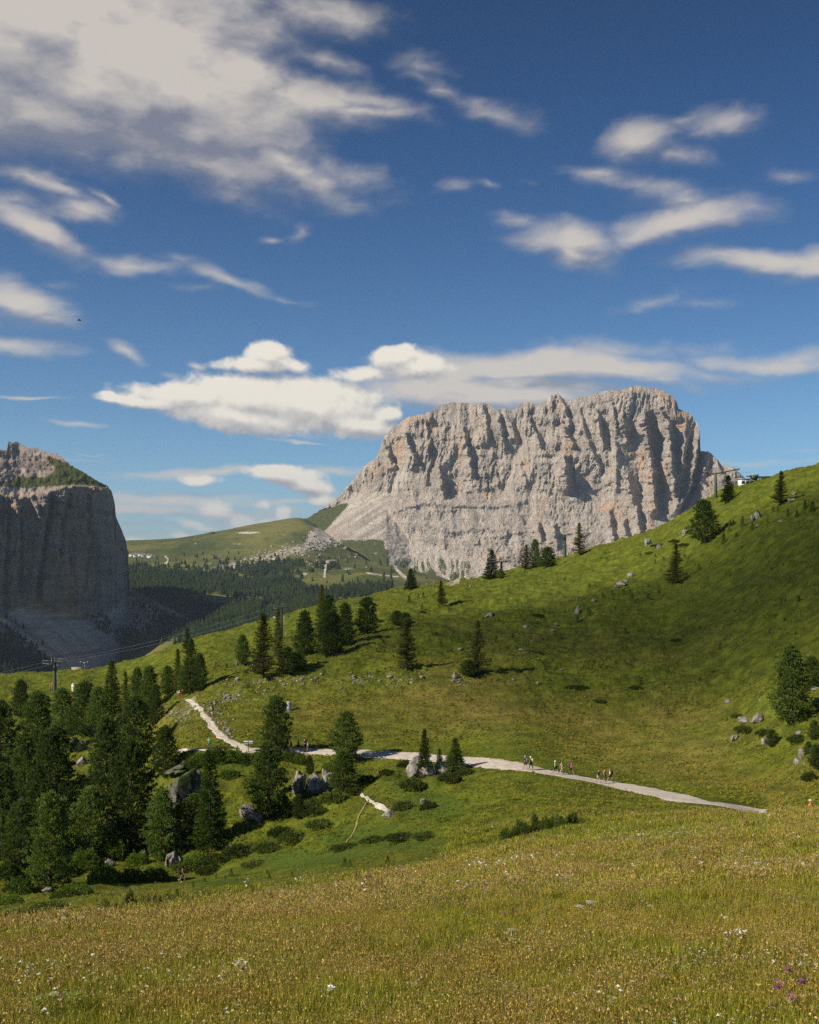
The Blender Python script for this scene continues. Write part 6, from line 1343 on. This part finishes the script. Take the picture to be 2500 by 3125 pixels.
# posts near the sandy patch
for px_, py_, h_, lb in [(1325, 1792, 2.2, 'orange-brown wooden post left of the sandy patch on the skyline'), (1303, 1790, 1.2, 'short dark post on the skyline next to the conical tree'), (154, 2108, 2.2, 'thin fence post left of the big lift pylon'), (160, 2108, 2.4, 'thin grey post right beside the big lift pylon')]:
    P = cast(px_, py_, 5.0); o = obj('wooden_post', mesh_np('wooden_post', *box(-.16, .16, -.16, .16, -.3, h_), 'post_wood')); o.location = P; put(o, lb, 'post')
# bird of prey
P = far_pt(243, 978, 420); root = empty('bird', P)
part('body', tube([(-.9, 0, 0), (-.5, 0, .06), (.1, 0, .08), (.55, 0, .1), (.75, 0, .08)], [.05, .16, .2, .12, .02], 8), 'cloth_black', root, True)
for s in (-1, 1):
    me = bpy.data.meshes.new('wing'); me.from_pydata([(.3, 0, .1), (-.25, 0, .1), (.25, s * 1.0, .35), (-.3, s * .9, .32), (.0, s * 1.9, .12), (.3, 0, .05), (-.25, 0, .05), (.25, s * 1.0, .31), (-.3, s * .9, .28)], [], [(0,1,3,2),(2,3,4),(5,7,8,6),(7,4,8),(0,2,7,5),(1,6,8,3),(2,4,7),(3,8,4)]); me.materials.append(MATS['cloth_black']); obj('wing', me, root)
put(root, 'small black bird gliding in the blue sky at the left', 'bird')
# far village, huts and masts on the pasture
def house(px, py, wpx, hpx, wall, roof, label, group=None, d=None, name='house'):
    P = fcast_many([px], [py]); P = Vector(P[0]) if len(P) else far_pt(px, py, 5000)
    m = P.y / F; W_, H_ = wpx * m, hpx * m; root = empty(name, P, random.uniform(-.3, .3)); D_ = W_ * .7
    part('wall', box(-W_/2, W_/2, -D_/2, D_/2, -3, H_ * .62), wall, root)
    V = np.array([(-W_*.56, -D_*.6, H_*.6), (W_*.56, -D_*.6, H_*.6), (W_*.56, D_*.6, H_*.6), (-W_*.56, D_*.6, H_*.6), (-W_*.56, 0, H_), (W_*.56, 0, H_)]); me = bpy.data.meshes.new('roof'); me.from_pydata([tuple(v_) for v_ in V], [], [(0,1,5,4),(2,3,4,5),(0,4,3),(1,2,5),(0,3,2,1)]); me.materials.append(MATS[roof]); obj('roof', me, root)
    for k in range(max(1, int(wpx / 5))):
        n_ = max(1, int(wpx / 5)); x = -W_/2 + W_ * (k + .5) / n_; part('window', box(x - W_*.05, x + W_*.05, -D_/2 - .1, -D_/2, H_*.2, H_*.42), 'window_glass', root)
    put(root, label, 'house', group); return root
plain('roof_red', (0.20, 0.09, 0.07), .8); plain('roof_grey', (0.22, 0.21, 0.2), .8)
for px_, py_, w_, h_, rf, lb in [(401,1698,12,10,'roof_red','white house at the left end of the far village'),(414,1700,14,12,'roof_grey','broad white hotel second from the left in the far village'),(427,1697,10,9,'roof_red','small red-roofed house in the far village'),(437,1700,12,11,'roof_grey','white house in the middle of the far village'),(448,1699,9,8,'roof_red','little house right of the middle of the far village'),(459,1702,16,10,'roof_grey','long low white building in the far village'),(470,1700,7,6,'roof_red','last small house at the right end of the far village'),(418,1692,9,8,'roof_red','dark-roofed house behind the far village hotel')]:
    house(px_, py_, w_, h_, 'white_paint', rf, lb)
house(1013, 1717, 18, 9, 'old_shingle', 'roof_grey', 'mountain hut on the pasture below the scree', name='mountain_hut'); house(647, 1629, 12, 8, 'dark_wood', 'roof_grey', 'lift station building on the distant green ridge', name='ridge_station')
house(719, 1840, 6, 6, 'white_paint', 'roof_grey', 'tiny barn in the far clearing, right one', name='barn'); house(680, 1832, 5, 5, 'dark_wood', 'roof_grey', 'tiny barn in the far clearing, left one', name='barn'); house(958, 1818, 7, 5, 'white_paint', 'roof_grey', 'white barn at the edge of the far wood', name='barn'); house(442, 1686, 6, 5, 'dark_wood', 'roof_grey', 'lone chalet above the far village', name='chalet'); house(598, 1660, 4, 4, 'white_paint', 'roof_grey', 'small white hut on the distant pasture', name='pasture_hut')
for px_, lb in ((630, 'left mast on the distant green ridge'), (636, 'right mast on the distant green ridge')):
    P = Vector(fcast_many([px_], [1632])[0]); o = obj('ridge_mast', mesh_np('ridge_mast', *join([tube([(0, 0, -2), (0, 0, 13)], [1.0, .8], 6), box(-3, 3, -.5, .5, 11.5, 13)]), 'dark_wood')); o.location = P; put(o, lb, 'mast')

# ------------------------------------------------------------------ hikers
def skin_mesh(verts, edges, radii, root=0, sub=1):
    me = bpy.data.meshes.new('tmp'); me.from_pydata(verts, edges, []); o = bpy.data.objects.new('tmp', me); COL.objects.link(o)
    md = o.modifiers.new('skin', 'SKIN'); md.use_smooth_shade = True
    if not me.skin_vertices: pass
    for i, r_ in enumerate(radii): me.skin_vertices[0].data[i].radius = (r_, r_) if not isinstance(r_, tuple) else r_
    me.skin_vertices[0].data[root].use_root = True
    sb = o.modifiers.new('sub', 'SUBSURF'); sb.levels = sub; sb.render_levels = sub
    bpy.context.view_layer.update(); dg = bpy.context.evaluated_depsgraph_get(); m2 = bpy.data.meshes.new_from_object(o.evaluated_get(dg)); bpy.data.objects.remove(o); bpy.data.meshes.remove(me); return m2
def figure(stride, arm, bend=0.0):
    """1.75 m walker facing +x; returns body, shirt, trousers, shoes, hair meshes"""
    V, E, Rr = [], [], []
    def add(p, r_, par=None):
        V.append(p); Rr.append(r_); 
        if par is not None: E.append((par, len(V) - 1))
        return len(V) - 1
    pel = add((0, 0, .95), (.13, .15)); w1 = add((.01 + bend * .3, 0, 1.12), (.11, .14), pel); ch_ = add((.02 + bend * .7, 0, 1.32), (.12, .16), w1); nk = add((.02 + bend, 0, 1.47), .06, ch_)
    hd0 = add((.04 + bend * 1.1, 0, 1.56), .075, nk); hd = add((.04 + bend * 1.1, 0, 1.65), .10, hd0); add((.02 + bend * 1.1, 0, 1.74), .06, hd); add((.14 + bend * 1.1, 0, 1.615), .018, hd)
    J = {}
    for s, st in ((1, stride), (-1, -stride)):
        h = add((0, s * .10, .90), .088, pel); k_ = add((st * .20 + .04, s * .11, .50), .060, h); a_ = add((st * .42 - (0.04 if st < 0 else 0), s * .11, .10 if st >= 0 else .14), .038, k_); t_ = add((st * .42 + .15, s * .12, .035 if st >= 0 else .05), .035, a_); J[s] = (h, k_, a_, t_)
        sh = add((.01 + bend * .8, s * .19, 1.40), .058, ch_); el = add((-st * arm * .16 + bend, s * .25, 1.13), .042, sh); wr = add((-st * arm * .10 + .12 + bend, s * .25, .90), .028, el); pm = add((-st * arm * .08 + .15 + bend, s * .25, .83), .03, wr)
        bx, by = V[pm][0], V[pm][1]
        for f_, L in ((-.022, .07), (-.008, .08), (.007, .075), (.021, .06)): a1 = add((bx + .015, by + f_, .785), .008, pm); add((bx + .02, by + f_, .80 - L), .007, a1)
        add((bx + .045, by - s * .02, .80), .009, pm)
    body = skin_mesh(V, E, Rr); body.name = 'body'; body.materials.append(MATS['skin'])
    def sub_(ids, extra, tweak=None):
        idm = {i: n for n, i in enumerate(ids)}; v_ = [V[i] for i in ids]; 
        if tweak: v_ = tweak(v_, idm)
        e_ = [(idm[a], idm[b]) for a, b in E if a in idm and b in idm]; r_ = [tuple(x + extra for x in Rr[i]) if isinstance(Rr[i], tuple) else Rr[i] + extra for i in ids]; return skin_mesh(v_, e_, r_)
    shs = [i for i, v_ in enumerate(V) if abs(abs(v_[1]) - .19) < 1e-6]; els = [i for i, v_ in enumerate(V) if abs(abs(v_[1]) - .25) < 1e-6 and abs(v_[2] - 1.13) < 1e-6]
    def half_el(v_, idm):
        for s_, e_ in zip(shs, els): a, b = np.array(V[s_]), np.array(V[e_]); v_[idm[e_]] = tuple(a + (b - a) * .7)
        return v_
    shirt = sub_([pel, w1, ch_] + shs + els, .022, half_el); shirt.name = 'shirt'
    def knees(fr):
        def f(v_, idm):
            for s in (1, -1): a, b = np.array(V[J[s][0]]), np.array(V[J[s][1]]); v_[idm[J[s][1]]] = tuple(a + (b - a) * fr)
            return v_
        return f
    shorts = sub_([pel, J[1][0], J[1][1], J[-1][0], J[-1][1]], .02, knees(.85)); shorts.name = 'shorts'
    trous = sub_([pel, J[1][0], J[1][1], J[1][2], J[-1][0], J[-1][1], J[-1][2]], .018); trous.name = 'trousers'
    boots = []
    for s in (1, -1): m_ = skin_mesh([V[J[s][2]], V[J[s][3]]], [(0, 1)], [.05, .045]); m_.name = 'boot'; m_.materials.append(MATS['boot']); boots.append(m_)
    hx, hz = V[hd][0], V[hd][2]
    hair = skin_mesh([(hx - .03, 0, hz), (hx - .02, 0, hz + .09)], [(0, 1)], [.103, .085]); hair.name = 'hair'
    return dict(body=body, shirt=shirt, shorts=shorts, trousers=trous, boots=boots, hair=hair, hx=hx, hz=hz, bend=bend)
FIG = [figure(1.0, 1.0, .04), figure(.55, .7, .02), figure(.15, .4, 0.0), figure(-1.0, 1.0, .06), figure(-.6, .8, .03)]
TINT = {}
def tinted(me, mat):
    k = (me.name, mat)
    if k not in TINT: m_ = me.copy(); m_.materials.clear(); m_.materials.append(MATS[mat]); TINT[k] = m_
    return TINT[k]
def hiker(px, feet, hpx, pose, rz, shirt, legs, kind, label, hat=None, pack=None, poles=False, P=None, hair='dark_hair'):
    P = P or cast(px, feet, 3.5); s = min(1.12, max(.86, hpx * P.y / F / 1.75)) if hpx else 1.0; f_ = FIG[pose]; root = empty('person', P + Vector((0, 0, .12)), rz, s)
    obj('body', f_['body'], root); obj('shirt', tinted(f_['shirt'], shirt), root); obj(kind, tinted(f_[kind], legs), root)
    for b in f_['boots']: obj('boot', b, root)
    if hat:
        V, Fc = tube([(f_['hx'], 0, f_['hz'] + .02), (f_['hx'], 0, f_['hz'] + .03), (f_['hx'], 0, f_['hz'] + .035), (f_['hx'], 0, f_['hz'] + .12), (f_['hx'], 0, f_['hz'] + .14)], [.17, .17, .115, .10, .01], 12); part('hat', (V, Fc), hat, root, True)
    else: obj('hair', tinted(f_['hair'], hair), root)
    put(root, label, 'person')
    rot = Matrix.Rotation(rz, 4, 'Z')
    if pack:
        V1, F1 = tube([(-.20, 0, .98), (-.24, 0, 1.05), (-.25, 0, 1.25), (-.22, 0, 1.45), (-.18, 0, 1.52)], [.10, .17, .18, .15, .06], 10); V1[:, 0] += f_['bend'] * .7
        r2 = empty('backpack', root.location, rz, s); obj('bag', mesh_np('bag', V1, F1, pack[0], True), r2)
        for q in (-.1, .1): part('strap', tube([(-.15, q, 1.45), (.0, q, 1.50), (.14, q, 1.40), (.13, q, 1.20), (-.1, q, 1.08)], [.018] * 5, 5), pack[0], r2)
        put(r2, pack[1], 'backpack')
    if poles:
        for sd, nm in ((1, 'left'), (-1, 'right')):
            o = obj('trekking_pole', mesh_np('trekking_pole', *tube([(.20, sd * .25, .84), (.42, sd * .28, .02)], [.012, .008], 5), 'galvanised')); o.location = root.location; o.rotation_euler = (0, 0, rz); o.scale = (s, s, s); put(o, 'thin trekking pole in the %s hand of %s' % (nm, poles), 'trekking pole')
A1 = math.atan2(-50, 40)
hiker(1604,2352,42,1,2.4,'cloth_black','cloth_brown','shorts','walker in black shirt and pale hat at the left of the pair on the road','cloth_grey',('cloth_slate','dark backpack of the hatted walker in the left pair'))
hiker(1621,2350,38,1,2.5,'cloth_brown','cloth_black','trousers','walker in brown top and white cap at the right of the pair on the road','cloth_white',('cloth_beige','pale backpack of the white-capped walker in the left pair'))
hiker(1696,2364,39,0,2.3,'cloth_lime','cloth_black','shorts','walker in a bright lime shirt and black shorts on the gravel road','cloth_white')
hiker(1716,2364,37,3,2.4,'cloth_pale_pink','cloth_beige','trousers','walker in pale pink top and light trousers on the gravel road',None)
hiker(1743,2366,37,0,-.4,'cloth_pink','cloth_black','shorts','walker in a pink shirt and black shorts on the gravel road',None,('cloth_navy','dark backpack of the walker in pink'),poles='the walker in pink')
hiker(1826,2391,40,1,-.9,'cloth_black','cloth_beige','shorts','walker in a black sleeveless top, left of the three on the road',None)
hiker(1845,2390,40,2,-.7,'cloth_grey','cloth_navy','shorts','walker in a grey patterned shirt, middle of the three on the road',None)
hiker(1863,2389,40,0,2.6,'cloth_white','cloth_black','shorts','walker in white with a dark bag, right of the three on the road',None,('cloth_black','black backpack of the right walker of the three'))
hiker(874,2294,36,1,3.0,'cloth_black','cloth_black','trousers','dark-clad walker nearest the pine, left of the five in file',None,('cloth_black','black backpack of the walker nearest the pine'))
hiker(889,2293,33,0,3.0,'cloth_black','cloth_slate','shorts','short dark-clad walker second in the file of five',None)
hiker(910,2294,34,0,.2,'cloth_slate','cloth_black','shorts','striding dark walker in the middle of the file of five',None,poles='the striding middle walker')
hiker(932,2296,40,1,2.9,'cloth_navy','cloth_black','shorts','tall dark walker next to the one in white and blue',None)
hiker(940,2297,31,2,2.9,'cloth_white','cloth_blue','shorts','small walker in white and blue at the right of the file of five',None)
hiker(638,2288,36,2,1.2,'cloth_green','cloth_slate','trousers','walker in a green jacket behind the bushes left of the signpost','cloth_slate')
hiker(543,2134,28,2,1.0,'cloth_green','cloth_slate','trousers','walker in green, left of the trio at the trail head under the trees',None)
hiker(548,2135,32,1,.6,'cloth_white','cloth_red','trousers','walker in white, middle of the trio at the trail head',None)
hiker(557,2133,30,2,.8,'cloth_rust','cloth_brown','trousers','walker in reddish brown, right of the trio at the trail head',None)
hiker(556,2695,43,0,.25,'cloth_rust','cloth_slate','shorts','lone hiker in an orange-red shirt striding across the lower left slope',None,('cloth_black','dark backpack of the lone hiker in orange-red'),poles='the lone hiker in orange-red')
xo, yo = (2475 - CX) / F * 89, 89.0; zo = ground_xy(xo, yo)
hiker(0,0,0,2,2.2,'cloth_orange','cloth_slate','trousers','person in a bright orange top half hidden behind the meadow rim at the right','cloth_beige',P=Vector((xo, yo, zo)))
hiker(1365,1782,13,2,1.0,'cloth_slate','cloth_slate','trousers','distant dark walker on the skyline at the sandy patch',None)
print('orange head row', HY - F * (zo + 1.8) / yo, HY - F * zo / yo)

# ------------------------------------------------------------------ a fair-weather cloud over the slope, high above the haze, and the air itself
def vol(name, col, dens, aniso=0.0):
    m = bpy.data.materials.new(name); m.use_nodes = True; nt_ = m.node_tree
    for n in list(nt_.nodes): nt_.nodes.remove(n)
    v_ = nt_.nodes.new('ShaderNodeVolumePrincipled'); v_.inputs['Color'].default_value = col + (1,); v_.inputs['Density'].default_value = dens; v_.inputs['Anisotropy'].default_value = aniso
    o_ = nt_.nodes.new('ShaderNodeOutputMaterial'); nt_.links.new(v_.outputs[0], o_.inputs['Volume']); MATS[name] = m
vol('cloud_mass', (.95, .95, .96), CLOUD_DENS, .3); vol('haze_air', (.62, .76, .95), HAZE_DENS, .2)
def cloud_over(x, y, z, rx, ry, rz_, thick, seed, label, alt=1400):
    import bmesh
    t = (alt - z) / SUN_DIR.z; c = Vector((x, y, z)) + SUN_DIR * t
    bm = bmesh.new(); bmesh.ops.create_icosphere(bm, subdivisions=5, radius=1); V = np.array([v_.co[:] for v_ in bm.verts]); Fc = np.array([[v_.index for v_ in f.verts] for f in bm.faces]); bm.free()
    n = fbm(V[:, 0] * 1.3 + seed, V[:, 1] * 1.3, V[:, 2] * 1.3, o=4); V = V * (1 + .42 * n)[:, None]
    V[:, 0] *= rx; V[:, 1] *= ry; V[:, 2] *= thick
    o = obj('cloud', mesh_np('cloud', V, Fc, 'cloud_mass', True)); o.location = c; o.rotation_euler = (0, 0, rz_); put(o, label, 'cloud'); return o
for q in CLOUDS: cloud_over(*q)
hz = obj('haze', mesh_np('haze', *box(-9000, 9000, -300, 30000, -1100, 960), 'haze_air')); put(hz, 'thin blue mountain air over the whole valley', 'haze', kind='stuff')
